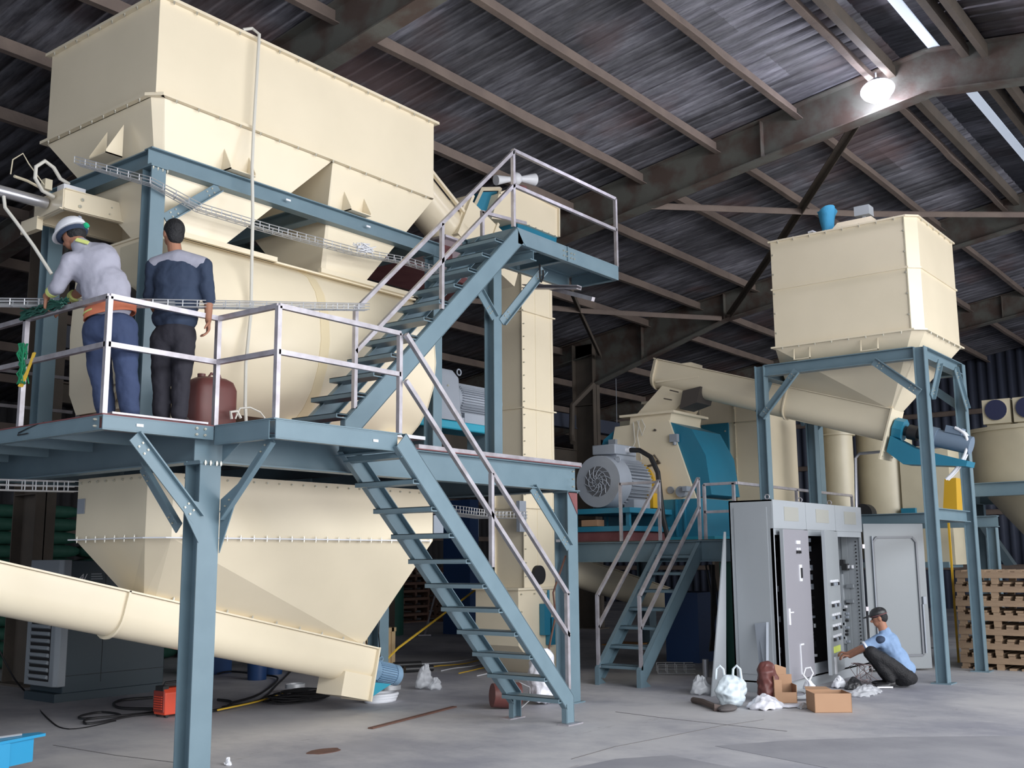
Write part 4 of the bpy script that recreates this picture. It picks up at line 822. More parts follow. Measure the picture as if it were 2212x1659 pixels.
g = G(); g.cyl(q-d_*0.42, q-d_*0.62, 0.15, n=20); g.cyl(q-d_*0.62, q-d_*1.10, 0.13, n=24); g.bar(q-d_*0.72+up_*0.16, q-d_*0.95+up_*0.16, 0.18, 0.1, up_); g.done('drive_motor', mat('dull_motor_blue', (0.15, 0.205, 0.28), 0.5), SC2)
g = G(); q2 = q-d_*0.85
for o_ in (0, 0.10): g.tube([q2+up_*(0.2+0.12*math.sin(t_*PI/10)-0.05*t_)+d_*(-0.16*math.sin(t_*PI/14)*1.4)+sd_*o_ for t_ in range(14)], 0.020, 8)
tag(g.done('flexible_conduit', WHITE), 'pair of white flexible conduits at the small motor under the square bin', 'conduit')

# ================================================================ ELEVATED SQUARE BIN ON ITS TOWER
TW = thing('bin_tower', 'tall blue grey four-leg steel tower under the elevated square bin', 'tower', (15.7, 5.6, 0))
def tw(fn, name='beam', m=BLUE): g = G(); fn(g); return g.done(name, m, TW)
tx0, tx1, ty0, ty1 = 14.88, 16.72, 4.44, 6.80
for x in (tx0, tx1):
    for y in (ty0, ty1):
        tw(lambda g: g.ibar((x, y, 0.012), (x, y, 4.5), 0.15, 0.15, (0, 1, 0)), 'column'); tw(lambda g: g.box(x-.13, x+.13, y-.13, y+.13, 0, 0.014), 'base_plate')
for x in (tx0, tx1): tw(lambda g: g.ibar((x, ty0+0.08, 4.42), (x, ty1-0.08, 4.42), 0.15, 0.17))
for y in (ty0, ty1): tw(lambda g: g.ibar((tx0+.08, y, 4.42), (tx1-.08, y, 4.42), 0.15, 0.17))
tw(lambda g: g.ibar((tx1-.06, ty0+.08, 2.22), (tx1-.06, ty1-.08, 2.22), 0.12, 0.16)); tw(lambda g: g.ibar((tx0+.08, ty0+.03, 2.22), (tx1-.08, ty0+.03, 2.22), 0.12, 0.16))
for x, nx in ((tx0-0.09, -1), (tx1+0.09, 1)):
    brace((x, ty0+0.02, 3.85), (x, ty0+0.62, 4.36), (nx, 0, 0), TW, 0.11); brace((x, ty1-0.02, 3.72), (x, ty1-0.60, 4.36), (nx, 0, 0), TW, 0.11)
for x, s_ in ((tx0+.06, 1), (tx1-.06, -1)): brace((x, ty0-0.09, 3.80), (x+s_*0.48, ty0-0.09, 4.36), (0, -1, 0), TW, 0.09); brace((x, ty1+0.09, 3.80), (x+s_*0.48, ty1+0.09, 4.36), (0, 1, 0), TW, 0.09)
BN = thing('square_bin', 'cream elevated square bin with bolted seams at right', 'bin', (15.6, 5.5, 4.5))
bx0, bx1, by0, by1 = 14.76, 16.58, 4.36, 6.50
def oring(x0, x1, y0, y1, z, c_): return [V(p) for p in ((x0, y0+c_, z), (x0+c_, y0, z), (x1, y0, z), (x1, y1, z), (x0, y1, z))]
g = G(); g.loft([oring(bx0, bx1, by0, by1, 4.74, 0.14), oring(bx0, bx1, by0, by1, 6.36, 0.14)]); g.done('box_wall', CREAM, BN, ang=20)
for z, w_ in ((6.36, 0.03), (5.62, 0.02), (4.73, 0.05)):
    g = G(); g.loft([oring(bx0-w_, bx1+w_, by0-w_, by1+w_, z-0.012, 0.14), oring(bx0-w_, bx1+w_, by0-w_, by1+w_, z+0.012, 0.14)]); f = g.done('flange', CREAM, BN, ang=20)
    if z != 5.62: bolts(row((bx0-w_*.6, by1, z-0.01), (bx0-w_*.6, by0+.15, z-0.01), 8), f, r=0.013, h=0.03); bolts(row((bx0+.15, by0-w_*.6, z-0.01), (bx1, by0-w_*.6, z-0.01), 6), f, r=0.013, h=0.03)
bolts([(bx0-0.005, by0+0.16, 4.95+i*0.3) for i in range(5)]+[(bx0-0.005, by1-0.03, 4.95+i*0.3) for i in range(5)], BN, (-1, 0, 0), 0.014)
g = G(); g.box(bx0-0.012, bx0, by0+0.135, by0+0.15, 4.75, 6.35); g.done('corner_seam', CREAM2, BN)
Bt = oring(15.72, 16.08, 5.12, 6.80, 3.9, 0.02)
Bt = [V(p) for p in ((15.70, 5.16, 3.78), (15.72, 5.12, 3.78), (16.1, 5.12, 3.78), (16.1, 6.75, 4.28), (15.70, 6.75, 4.28))]
g = G(); Tt = oring(bx0, bx1, by0, by1, 4.72, 0.14)
g.add(Bt+Tt, [(4, 3, 2, 1, 0), (5, 6, 7, 8, 9), (0, 1, 6, 5), (1, 2, 7, 6), (2, 3, 8, 7), (3, 4, 9, 8), (4, 0, 9), (0, 5, 9)]); g.done('cone', CREAM, BN, ang=8)
for y in (4.98, 5.98): lug((14.80, y, 0), (14.80, y+0.24, 0), (-1, 0, 0), 4.52, 4.72, 0.03, BN)
g = G(); g.loft([[(14.85, 4.95, 6.375), (15.35, 4.95, 6.375), (15.35, 5.60, 6.375), (14.85, 5.60, 6.375)], [(14.9, 5.0, 6.5), (15.3, 5.0, 6.5), (15.3, 5.5, 6.5), (14.9, 5.5, 6.5)]]); g.done('top_hatch', CREAM, BN)
g = G(); g.loft([[V((15.1+r*math.cos(a_)*(1+.12*math.sin(3*a_+z*20)), 5.72+r*math.sin(a_)*(1+.12*math.cos(5*a_+z*9)), z+(0.03*math.sin(2*a_) if z > 6.7 else 0))) for a_ in [k_*PI/10 for k_ in range(20)]] for z, r in ((6.37, .10), (6.5, .085), (6.6, .10), (6.7, .115), (6.80, .14))]); tag(g.done('wrapped_cloth', BLUETARP), 'blue cloth wrapped around an inlet on top of the square bin', 'cloth')
g = G(); g.tube([(15.0, 5.84, 6.375), (15.0, 5.86, 6.44), (15.0, 5.92, 6.48), (15.0, 5.99, 6.47)], 0.018, 6); tag(g.done('white_tube', WHITE), 'short bent white tube beside the blue cloth on the square bin', 'tube')
g = G(); g.box(15.0, 15.2, 5.06, 5.28, 6.58, 6.72); g.box(15.08, 15.12, 5.15, 5.19, 6.5, 6.58); tag(g.done('sensor_box', CAB), 'small pale sensor box on top of the square bin', 'box')

# ================================================================ DUST FILTER AND THINGS BEHIND
DF = thing('dust_filter', 'tall cream dust filter cabinet with teal door behind the hammer mill', 'filter', (18, 9, 1.92))
g = G(); g.box(17.5, 18.8, 7.95, 10.4, 1.93, 4.55); g.done('body', CREAM, DF)
for y in (7.95, 8.55, 9.25, 10.4): g = G(); g.box(17.485, 17.5, y-0.015, y+0.015, 1.95, 4.55); f = g.done('seam', CREAM2, DF); bolts([(17.48, y, 2.2+i*0.3) for i in range(8)], f, (-1, 0, 0), 0.013)
g = G(); g.box(17.485, 17.5, 7.95, 10.4, 4.03, 4.05); g.done('seam', CREAM2, DF)
g = G(); g.box(17.46, 17.498, 8.66, 9.20, 2.95, 4.05); d0 = g.done('door', TEAL, DF); bolts([(17.455, 8.72, 3.9), (17.455, 8.72, 3.0)], d0, (-1, 0, 0), 0.015)
g = G(); g.box(17.45, 18.85, 7.9, 10.45, 4.55, 4.6); g.done('top_flange', CREAM, DF)
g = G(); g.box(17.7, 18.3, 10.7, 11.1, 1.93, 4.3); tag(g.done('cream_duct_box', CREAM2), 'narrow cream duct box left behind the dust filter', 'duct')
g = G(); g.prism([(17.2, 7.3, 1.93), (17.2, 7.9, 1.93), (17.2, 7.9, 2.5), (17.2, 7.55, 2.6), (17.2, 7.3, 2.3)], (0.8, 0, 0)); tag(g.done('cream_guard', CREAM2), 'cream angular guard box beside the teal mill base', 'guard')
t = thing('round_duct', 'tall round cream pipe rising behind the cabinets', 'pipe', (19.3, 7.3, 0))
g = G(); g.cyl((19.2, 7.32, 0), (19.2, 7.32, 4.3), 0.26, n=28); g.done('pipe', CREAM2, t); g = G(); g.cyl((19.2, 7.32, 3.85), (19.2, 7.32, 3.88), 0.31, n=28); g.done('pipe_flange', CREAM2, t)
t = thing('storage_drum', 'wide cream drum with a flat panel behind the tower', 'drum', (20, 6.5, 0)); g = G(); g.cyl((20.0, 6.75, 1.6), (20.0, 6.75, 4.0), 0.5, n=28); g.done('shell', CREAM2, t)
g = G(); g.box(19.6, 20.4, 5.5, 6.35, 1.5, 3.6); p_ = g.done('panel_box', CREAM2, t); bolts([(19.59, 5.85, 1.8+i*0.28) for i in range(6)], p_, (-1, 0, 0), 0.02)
g = G(); g.box(19.55, 20.4, 5.6, 7.2, 1.45, 1.55); g.box(19.9, 20.1, 6.3, 6.5, 0, 1.45); g.done('stand', BLUE, t)
g = G(); g.box(19.5, 19.59, 6.1, 6.35, 2.32, 2.5); g.done('small_door', TEAL, t)
g = G(); g.ibar((18.55, 4.5, 2.2), (18.55, 6.8, 2.2), 0.15, 0.18); g.ibar((18.55, 4.6, 0), (18.55, 4.6, 2.1), 0.15, 0.15, (0, 1, 0)); tag(g.done('cross_beam', BLUE), 'blue grey cross beam behind the open cabinet door', 'beam')
g = G(); g.ibar((18.2, 7.35, 1.9), (18.2, 7.35, 4.0), 0.22, 0.22, (0, 1, 0)); g.bar((18.2, 7.15, 4.05), (18.2, 7.55, 4.05), 0.3, 0.1); tag(g.done('steel_post', BLUE), 'blue grey steel post between the filter and the round pipe', 'post')
g = G(); p0 = (17.800,5.075,2.867); p1 = (17.800,4.896,2.880); p2 = (17.800,4.921,2.236); p3 = (17.800,5.148,2.243)
g.prism([p0, p1, p2, p3], (0.3, 0, 0)); q_ = V((17.900,5.089,2.280)); g.bar(q_, V((q_.x, q_.y, 0)), 0.03, 0.03); tag(g.done('belt_guard', YEL), 'mustard yellow belt guard between the two right tower legs', 'guard')
g = G(); q_ = V((17.000,6.242,2.402)); g.tube([(q_.x, q_.y, 0), q_, (17.000,6.207,3.219), (17.000,6.142,3.289), (17.000,5.160,3.311), (17.000,4.539,3.310)], 0.025, 6); tag(g.done('conduit', ALU), 'thin bright conduit bending behind the cabinets', 'conduit')
g = G(); p_ = V((18.500,6.650,2.384)); g.cyl(p_-V((0.12, 0, 0)), p_+V((0.12, 0, 0)), 0.17, n=24); g.box(p_.x-.03, p_.x+.03, p_.y-.05, p_.y+.05, 2.29, 2.31); tag(g.done('cable_reel', BLACKR), 'round black cable reel peeking over the cabinet top', 'reel')
CL = thing('cooler', 'large cream cooler with tapered bottom at the right edge', 'cooler', (22, 4.2, 0))
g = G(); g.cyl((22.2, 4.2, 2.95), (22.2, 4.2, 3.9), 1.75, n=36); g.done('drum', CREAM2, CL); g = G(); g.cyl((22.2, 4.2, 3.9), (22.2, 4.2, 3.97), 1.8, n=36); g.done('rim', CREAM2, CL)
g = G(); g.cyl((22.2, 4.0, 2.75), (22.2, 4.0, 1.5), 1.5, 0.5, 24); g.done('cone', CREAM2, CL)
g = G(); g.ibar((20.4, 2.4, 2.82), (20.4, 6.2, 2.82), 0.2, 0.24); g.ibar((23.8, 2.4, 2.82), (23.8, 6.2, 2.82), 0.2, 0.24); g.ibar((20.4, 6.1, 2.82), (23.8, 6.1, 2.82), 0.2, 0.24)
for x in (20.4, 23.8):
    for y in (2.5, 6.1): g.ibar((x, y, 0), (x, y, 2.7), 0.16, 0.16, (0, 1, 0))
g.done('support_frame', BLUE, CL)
for y in (4.95, 4.42):
    g = G(); g.box(20.9, 21.3, y-0.24, y+0.24, 4.05, 4.5); g.cyl((20.88, y, 4.3), (20.9, y, 4.3), 0.2, n=22); g.prism([(21.0, y-0.2, 3.97), (21.3, y-0.2, 3.97), (21.3, y-0.2, 4.05), (21.0, y-0.2, 4.05)], (0, 0.4, 0)); f_ = g.done('fan_box', CREAM2, CL)
    g = G(); g.cyl((20.865, y, 4.3), (20.885, y, 4.3), 0.19, n=22); g.done('fan_grille', mat('navy_fan', (0.02, 0.025, 0.07), 0.5), f_)
g = G(); p_ = [(20.200,5.259,2.224), (20.200,5.141,2.237), (20.200,4.702,1.491), (20.200,4.854,1.475)]; g.prism(p_, (0.25, 0, 0)); tag(g.done('dark_chute', COMP), 'dark narrow chute slanting below the cooler', 'chute')
# stacked pallets at right: each pallet a thing
def pallet(x, y, z, rz, lb, m, group, sx=1.1, sy=1.1, proto={}):
    key = (m.name, sx, sy)
    if key not in proto:
        t = thing('pallet', lb, 'pallet', (0, 0, 0), group)
        for nm, z0, z1 in (('deck_boards', 0.115, 0.135), ('bottom_boards', 0.0, 0.02)):
            g = G()
            for i in range(7): yy = -sy/2+0.05+i*(sy-0.1)/6; g.box(-sx/2, sx/2, yy-0.045, yy+0.045, z0, z1)
            g.done(nm, m, t)
        for xx in (-sx/2+0.04, 0, sx/2-0.04): g = G(); g.box(xx-0.04, xx+0.04, -sy/2, sy/2, 0.058, 0.115); g.done('stringer', m, t)
        for yy in (-sy/2+0.07, 0, sy/2-0.07):
            for xx in (-sx/2+0.04, sx/2-0.04): g = G(); g.box(xx-0.03, xx+0.03, yy-0.05, yy+0.05, 0.02, 0.058); g.done('block', m, t)
        proto[key] = t; o = t
    else: o = copy_tree(proto[key])
    o.location = (x, y, z); o.rotation_euler = (0, 0, rz); o.scale = (1, 1, 1.5); o['label'] = lb; o['group'] = group
    return o
def stack(x, y, n, nm, m, group, rz=0, sx=1.1, sy=1.1):
    od = ['bottom', 'second', 'third', 'fourth', 'fifth', 'sixth', 'seventh', 'eighth', 'ninth', 'tenth', 'eleventh', 'twelfth']
    for i in range(n):
        lb = ('topmost pallet of '+nm) if i == n-1 else ('pallet %s from the floor in %s' % (od[i], nm) if i else 'bottom pallet of '+nm)
        pallet(x+random.uniform(-.02, .02), y+random.uniform(-.02, .02), 0.206*i, rz+random.uniform(-.015, .015), lb, m, group)
stack(17.55, 4.25, 7, 'the wooden stack behind the right tower leg', WOOD, 'pallets stacked at right')
stack(17.50, 3.10, 7, 'the wooden stack at the right edge', WOOD, 'pallets stacked at right')
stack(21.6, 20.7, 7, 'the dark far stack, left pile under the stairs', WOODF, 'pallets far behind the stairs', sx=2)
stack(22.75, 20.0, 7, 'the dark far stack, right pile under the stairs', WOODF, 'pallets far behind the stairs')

# ================================================================ ELECTRICAL CABINETS
EC = thing('control_cabinets', 'three-bay light grey electrical control cabinet standing open on the floor', 'cabinet', (14.2, 6.0, 0))
cx0, cw, cy0, cy1, ch = 12.64, 1.03, 5.72, 6.31, 2.37
def ec(fn, name, m=CAB, par=None, **k_): g = G(); fn(g); return g.done(name, m, par or EC, **k_)
ec(lambda g: g.box(cx0, cx0+3*cw, cy0+0.01, cy1, 0, 0.12), 'plinth')
ec(lambda g: g.box(cx0, cx0+0.02, cy0, cy1, 0.12, ch), 'side_panel'); ec(lambda g: g.box(cx0+3*cw-0.02, cx0+3*cw, cy0, cy1, 0.12, ch), 'side_panel'); ec(lambda g: g.box(cx0, cx0+3*cw, cy1-0.02, cy1, 0.12, ch), 'back_panel')
ec(lambda g: g.box(cx0, cx0+3*cw, cy0, cy1, ch-0.02, ch), 'roof'); ec(lambda g: g.box(cx0, cx0+3*cw, cy0, cy1, 0.12, 0.14), 'bottom')
ec(lambda g: g.box(cx0-0.008, cx0, cy0+0.07, cy1-0.07, 0.22, ch-0.09), 'side_cover')
for i in range(3):
    a = cx0+i*cw; b_ = a+cw
    ec(lambda g: g.box(a+0.004, b_-0.004, cy0-0.012, cy0+0.02, ch-0.36, ch-0.003), 'fascia')
    ec(lambda g: g.box(a+0.34, b_-0.24, cy0-0.016, cy0-0.012, ch-0.26, ch-0.08), 'vent_plate', mat('khaki_vent', (0.33, 0.33, 0.30), 0.6) if i == 0 else bpy.data.materials['khaki_vent'])
    for x in (a, b_): ec(lambda g: g.box(max(x-0.05, cx0), min(x+0.05, cx0+3*cw), cy0, cy0+0.03, 0.12, ch-0.36), 'frame_post')
    ec(lambda g: g.box(a+.05, b_-.05, cy0, cy0+0.03, 0.12, 0.28), 'lower_sill'); ec(lambda g: g.box(a+.05, b_-.05, cy0, cy0+0.03, ch-0.44, ch-0.36), 'upper_sill')
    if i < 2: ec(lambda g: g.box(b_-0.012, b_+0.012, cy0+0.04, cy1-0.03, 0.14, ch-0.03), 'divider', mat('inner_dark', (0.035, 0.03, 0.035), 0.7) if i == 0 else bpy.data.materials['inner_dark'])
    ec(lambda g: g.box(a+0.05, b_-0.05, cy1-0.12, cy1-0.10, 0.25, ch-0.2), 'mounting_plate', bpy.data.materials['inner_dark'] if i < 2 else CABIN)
    g = G(); g.tube([(a+0.1, cy0+0.1+0.03*math.cos(t_), ch+0.04+0.03*math.sin(t_)) for t_ in [k_*PI/6 for k_ in range(12)]], 0.007, 5, True); g.done('lifting_eye', GALV, EC)
# doors: bays 1 and 2 stand ajar at right angles, bay 3 swung wide
def door(hinge, dirv, wd, z0, z1, m, side):
    h_ = V(hinge); d = V(dirv).normalized(); nn = d.cross(V((0, 0, 1)))
    g = G(); g.bar(h_+d*0.01+V((0, 0, (z0+z1)/2)), h_+d*wd+V((0, 0, (z0+z1)/2)), 0.018, z1-z0); o = g.done('door', m, EC)
    g = G()
    for e_ in (0.012, wd-0.0): g.bar(h_+d*e_+nn*side*0.012+V((0, 0, z0)), h_+d*e_+nn*side*0.012+V((0, 0, z1)), 0.012, 0.035, nn)
    g.done('door_edge', CAB, o); return o, h_, d, nn
zz0, zz1 = 0.14, ch-0.37
def ajar(hx, hy, ex_, ey_, m):
    h_ = V((hx, hy, 0)); e_ = V((ex_, ey_, 0)); d = (e_-h_).normalized(); wd = (e_-h_).length; n_ = V((d.y, -d.x, 0))
    if n_.y > 0: n_ = -n_
    g = G(); g.bar(h_+V((0, 0, (zz0+zz1)/2)), e_+V((0, 0, (zz0+zz1)/2)), 0.02, zz1-zz0); o = g.done('door', m, EC)
    g = G(); g.bar(e_+V((0, 0, zz0)), e_+V((0, 0, zz1)), 0.014, 0.045, n_); g.done('door_edge', CAB, o)
    def at(s_, z, w_, h__, m_, nm, dp=0.012):   # s_ metres from the free edge
        c_ = e_-d*s_+n_*(0.01+dp/2)+V((0, 0, z)); g = G(); g.bar(c_-d*w_/2, c_+d*w_/2, dp, h__); return g.done(nm, m_, o)
    return o, at
o, at = ajar(13.65, 5.69, 12.73, 5.645, CABD)
at(0.52, 1.84, 0.14, 0.045, WHITE, 'label_plate')
for s_ in (0.48, 0.56): at(s_, 1.755, 0.05, 0.03, WHITE, 'label_plate'); at(s_-0.01, 1.715, 0.035, 0.035, BLACKP, 'knob', 0.03)
at(0.56, 1.45, 0.09, 0.21, WHITE, 'handle_plate'); at(0.56, 1.45, 0.03, 0.13, BLACKP, 'handle', 0.03)
at(0.10, 0.92, 0.05, 0.20, WHITE, 'lock'); at(0.16, 0.97, 0.12, 0.015, WHITE, 'lock_lever', 0.02)
at(0.42, 0.38, 0.02, 0.36, WHITE, 'document_rail'); at(0.48, 0.56, 0.12, 0.02, WHITE, 'document_rail'); at(0.45, 0.2, 0.06, 0.02, WHITE, 'document_rail')
o, at = ajar(14.68, 5.69, 13.76, 5.52, CABIN)
random.seed(3)
for z in (1.30, 1.02, 0.86, 0.72, 0.58):
    for j in range(4): at(0.30+j*0.14, z+0.03, 0.08, 0.03, WHITE, 'button_label'); at(0.30+j*0.14, z-0.01, 0.055, 0.04, random.choice((BLACKP, BLACKP, GREY)), 'push_button', 0.03)
at(0.45, 0.44, 0.40, 0.08, mat('lime_label', (0.70, 0.80, 0.15), 0.5), 'warning_label'); at(0.30, 0.24, 0.10, 0.22, WHITE, 'vent_label')
# parts inside the bays: rows of breakers, contactors, ducts
for i, a in enumerate((cx0+0.1, cx0+cw+0.1)):
    for k_ in range(13):
        z = 0.35+k_*0.125
        for j in range(9):
            if i and random.random() < 0.85 or j < 2 and random.random() < 0.4:
                x = a-0.03+j*0.09; g = G(); h__ = random.choice((0.03, 0.05, 0.07)); g.box(x, x+random.choice((0.03, 0.05, 0.07)), (cy1-0.28) if j > 2 else cy0+0.05, (cy1-0.12) if j > 2 else cy0+0.12, z, z+h__); g.done('breaker', random.choice((BLACKP, WHITE, GREY, GREY)), EC)
xi = 15.69
def inner(px0, px1, m_, nm, dp=0.06):
    g = G(); g.box(xi-dp, xi, min(px0[1], px1[1]), max(px0[1], px1[1]), min(px0[2], px1[2]), max(px0[2], px1[2])); return g.done(nm, m_, EC)
inner((15.690,6.015,2.079), (15.690,5.933,-0.027), CABIN, 'side_plate', 0.012)
for j in range(7): inner((15.670,6.018,2.030), (15.670,5.999,1.989), WHITE, 'terminal', 0.03).location.y -= j*0.035
inner((15.660,6.025,1.609), (15.660,5.967,1.521), BLACKP, 'main_breaker', 0.09); inner((15.640,5.999,1.548), (15.640,5.921,1.454), BLACKP, 'main_breaker', 0.10)
for j in range(3): o = inner((15.600,5.978,1.528), (15.600,5.960,1.481), WHITE, 'breaker_face', 0.06); o.location.y -= j*0.055
for q0, q1 in (((15.670,5.959,1.251), (15.670,5.858,1.199)), ((15.670,5.972,1.030), (15.670,5.871,0.985))): inner(q0, q1, mat('duct_grey', (0.22, 0.24, 0.26), 0.5) if 'duct_grey' not in bpy.data.materials else bpy.data.materials['duct_grey'], 'cable_duct')
inner((15.670,6.013,1.399), (15.670,6.045,0.397), CAB, 'cable_duct', 0.05)
for i in range(12):
    o = inner((15.670,6.072,0.995), (15.670,6.032,0.962), random.choice((WHITE, GREY, BLACKP)), 'terminal', 0.05); o.location.z -= 0.05*i; o.location.y -= random.uniform(0, .1)
for i in range(30): g = G(); g.box(15.665, 15.675, 5.79, 5.81, 0.35+i*0.052, 0.37+i*0.052); g.done('punched_hole', DARKM, EC)
# bay 3 door
h3 = V((15.74, 5.70, 0)); ang = math.radians(-38); d3 = V((math.cos(ang), math.sin(ang), 0)); n3 = d3.cross(V((0, 0, 1)))
g = G(); g.bar(h3+V((0, 0, 1.08)), h3+d3*1.0+V((0, 0, 1.08)), 0.02, 2.10); o = g.done('door', mat('inner_door_grey', (0.22, 0.24, 0.255), 0.45), EC)
g = G()
q = [(0.14, 0.22), (0.86, 0.22), (0.86, 1.86), (0.80, 1.93), (0.20, 1.93), (0.14, 1.86)]
for a, b_ in zip(q, q[1:]+q[:1]): g.bar(h3+d3*a[0]+n3*0.02+V((0, 0, a[1])), h3+d3*b_[0]+n3*0.02+V((0, 0, b_[1])), 0.03, 0.025, n3)
g.done('seal_frame', mat('seal_grey', (0.16, 0.17, 0.19), 0.5), o)
g = G(); g.bar(h3+d3*0.12+n3*0.03+V((0, 0, 0.2)), h3+d3*0.12+n3*0.03+V((0, 0, 1.95)), 0.012, 0.02, n3); g.bar(h3+d3*0.9+n3*0.03+V((0, 0, 0.25)), h3+d3*0.9+n3*0.03+V((0, 0, 0.95)), 0.02, 0.03, n3); g.bar(h3+d3*0.93+n3*0.03+V((0, 0, 0.95)), h3+d3*0.93+n3*0.03+V((0, 0, 1.06)), 0.05, 0.03, n3); g.done('lock_rod', GREY, o)
g = G(); g.bar(h3+d3*0.0+V((0, 0, 1.80)), h3-d3*0.04+V((0, 0, 1.80)), 0.05, 0.06); g.bar(h3+V((0, 0, 0.9)), h3-d3*0.04+V((0, 0, 0.9)), 0.05, 0.06); g.done('hinge', GALV, o)
# panels leaning at the cabinet side
g = G(); g.hexa([(11.97, 6.30, 0), (12.47, 6.36, 0), (12.47, 6.375, 0), (11.97, 6.315, 0), (12.60, 6.36, 1.98), (12.66, 6.37, 1.98), (12.66, 6.385, 1.98), (12.60, 6.375, 1.98)])
tag(g.done('sheet_metal_plate', CAB), 'tall pale panel leaning against the left side of the cabinets', 'panel')
g = G(); g.hexa([(12.02, 5.62, 0), (12.05, 5.60, 0), (12.22, 5.72, 0), (12.19, 5.74, 0), (12.59, 5.84, 0.86), (12.62, 5.82, 0.86), (12.63, 5.98, 0.84), (12.60, 6.0, 0.84)])
tag(g.done('duct_cover', GREY), 'narrow grey metal duct cover leaning at the front of the cabinet side', 'panel')

# ================================================================ PEOPLE
FW = V((0.7895, 0.6138, 0)); RT = V((0.6138, -0.7895, 0)); UP = V((0, 0, 1))
def blob(name, caps, m, parent, vox=0.014, smooth=6, ells=(), fold=None):
    if fold is None: fold = 0.032 if name in ('shirt', 'trousers', 'jeans') else 0.0
    """one continuous surface: tapered capsules and ellipsoids fused by a voxel remesh"""
    g = G()
    for c_ in caps:
        a, ra, b_, rb = c_[:4]; a = V(a); b_ = V(b_)
        g.ell(a, ra, ra, ra, 12, 8); g.ell(b_, rb, rb, rb, 12, 8)
        if (a-b_).length > 1e-4: g.cyl(a, b_, ra, rb, 14)
    for e in ells:
        c0, rx, ry, rz = e[:4]; rot = e[4] if len(e) > 4 else Matrix((RT, FW, UP)).transposed()
        g.ell(c0, rx, ry, rz, 16, 10, rot)
    o = g.done(name, m, parent, ang=180)
    r = o.modifiers.new('fuse', 'REMESH'); r.mode = 'VOXEL'; r.voxel_size = vox; r.use_smooth_shade = True
    s = o.modifiers.new('soften', 'SMOOTH'); s.factor = 0.5; s.iterations = smooth
    if fold:
        if 'folds' not in bpy.data.textures: tx = bpy.data.textures.new('folds', 'CLOUDS'); tx.noise_scale = 0.13; tx.noise_depth = 2
        dm = o.modifiers.new('folds', 'DISPLACE'); dm.texture = bpy.data.textures['folds']; dm.texture_coords = 'LOCAL'; dm.strength = fold; dm.mid_level = 0.5
    return o
def hand(wrist, dirv, palmn, curl, sc=1.0, thumb=1):
    """capsule list for a palm, four curled fingers and a side thumb"""
    w_ = V(wrist); d = V(dirv).normalized(); n_ = V(palmn).normalized(); s_ = d.cross(n_).normalized(); out = []
    pe = w_+d*0.085*sc
    for i, (off, L_) in enumerate(((-0.030, 0.072), (-0.010, 0.082), (0.011, 0.076), (0.031, 0.060))):
        k0 = pe+s_*off*sc; out.append((w_+s_*off*0.5*sc, 0.017*sc, k0, 0.0125*sc)); a = 0.25+0.07*i; p = k0
        for j in range(3):
            a += curl; q = p+(d*math.cos(a)+n_*math.sin(a))*L_*sc*(0.42, 0.32, 0.26)[j]
            out.append((p, 0.0095*sc, q, 0.0085*sc)); p = q
    t0 = w_+d*0.02*sc-s_*0.03*sc*thumb; t1 = t0+(d*0.7-s_*0.6*thumb+n_*0.5).normalized()*0.045*sc; t2 = t1+(d*0.9+n_*0.5).normalized()*0.035*sc
    out += [(t0, 0.013*sc, t1, 0.011*sc), (t1, 0.011*sc, t2, 0.009*sc)]
    return out
def shoe(p, d, m, parent, L_=0.26):
    p = V(p); d = V(d).normalized(); rot = Matrix((d.cross(UP), d, UP)).transposed()
    return blob('shoe', [], m, parent, 0.012, 4, [(p+d*0.09+UP*0.035, 0.045, L_/2, 0.035, rot), (p+UP*0.06, 0.042, 0.06, 0.06, rot)])

# --- worker standing with his back to us, charcoal trousers
P2 = thing('person', 'person seen from behind in a navy work shirt with grey yoke and dark trousers', 'person', (5.05, 7.53, 2.755))
hd = V((5.074,7.531,4.366)); nk = V((5.082,7.489,4.171)); hl = Vector((-0.45, 0.9, 0)).normalized()
fdir = (FW*0.75-RT*0.66).normalized(); fr_ = fdir.cross(UP)
rotf = Matrix((fr_, fdir, UP)).transposed()
elR = V((5.271,7.278,3.778)); wrR = V((5.248,7.242,3.607)); elL = V((5.006,7.717,3.824)); wrL = V((5.189,7.840,3.696))
caps = [(nk-UP*0.02, 0.058, hd-UP*0.03, 0.056), (elR, 0.038, wrR, 0.026), (elL, 0.038, wrL, 0.026)]
caps += hand(wrR, (RT*0.05-UP*1-FW*0.05), (-RT*0.6-FW*0.3), 0.28, 1.0, 1)+hand(wrL, (FW*0.7-UP*0.6), (RT*0.6), 0.3)
sL = V((4.985,7.647,4.087)); sR = V((5.226,7.304,4.078)); c_ = V((5.096,7.471,3.980)); h_ = V((5.092,7.475,3.501)); kL = V((5.048,7.565,3.165)); kR = V((5.125,7.401,3.149)); aL = V((5.045,7.536,2.844)); aR = V((5.118,7.394,2.824))
caps += [(nk, 0.05, c_, 0.09), (c_, 0.08, h_, 0.05), (c_, 0.07, sL, 0.045), (c_, 0.07, sR, 0.045), (sL, 0.045, elL, 0.038), (sR, 0.045, elR, 0.038), (h_, 0.055, kL, 0.05), (h_, 0.055, kR, 0.05), (kL, 0.05, aL, 0.035), (kR, 0.05, aR, 0.035)]
blob('body', caps, SKIN, P2, 0.0065, 2, [(hd, 0.072, 0.090, 0.108, rotf), (hd+fdir*0.035-UP*0.045, 0.055, 0.055, 0.062, rotf), (hd+fdir*0.100-UP*0.02, 0.012, 0.02, 0.02, rotf),
     (hd-fr_*0.075-UP*0.012-fdir*0.005, 0.012, 0.022, 0.034, rotf), (hd+fr_*0.075-UP*0.012-fdir*0.005, 0.012, 0.022, 0.034, rotf)])
g = G()
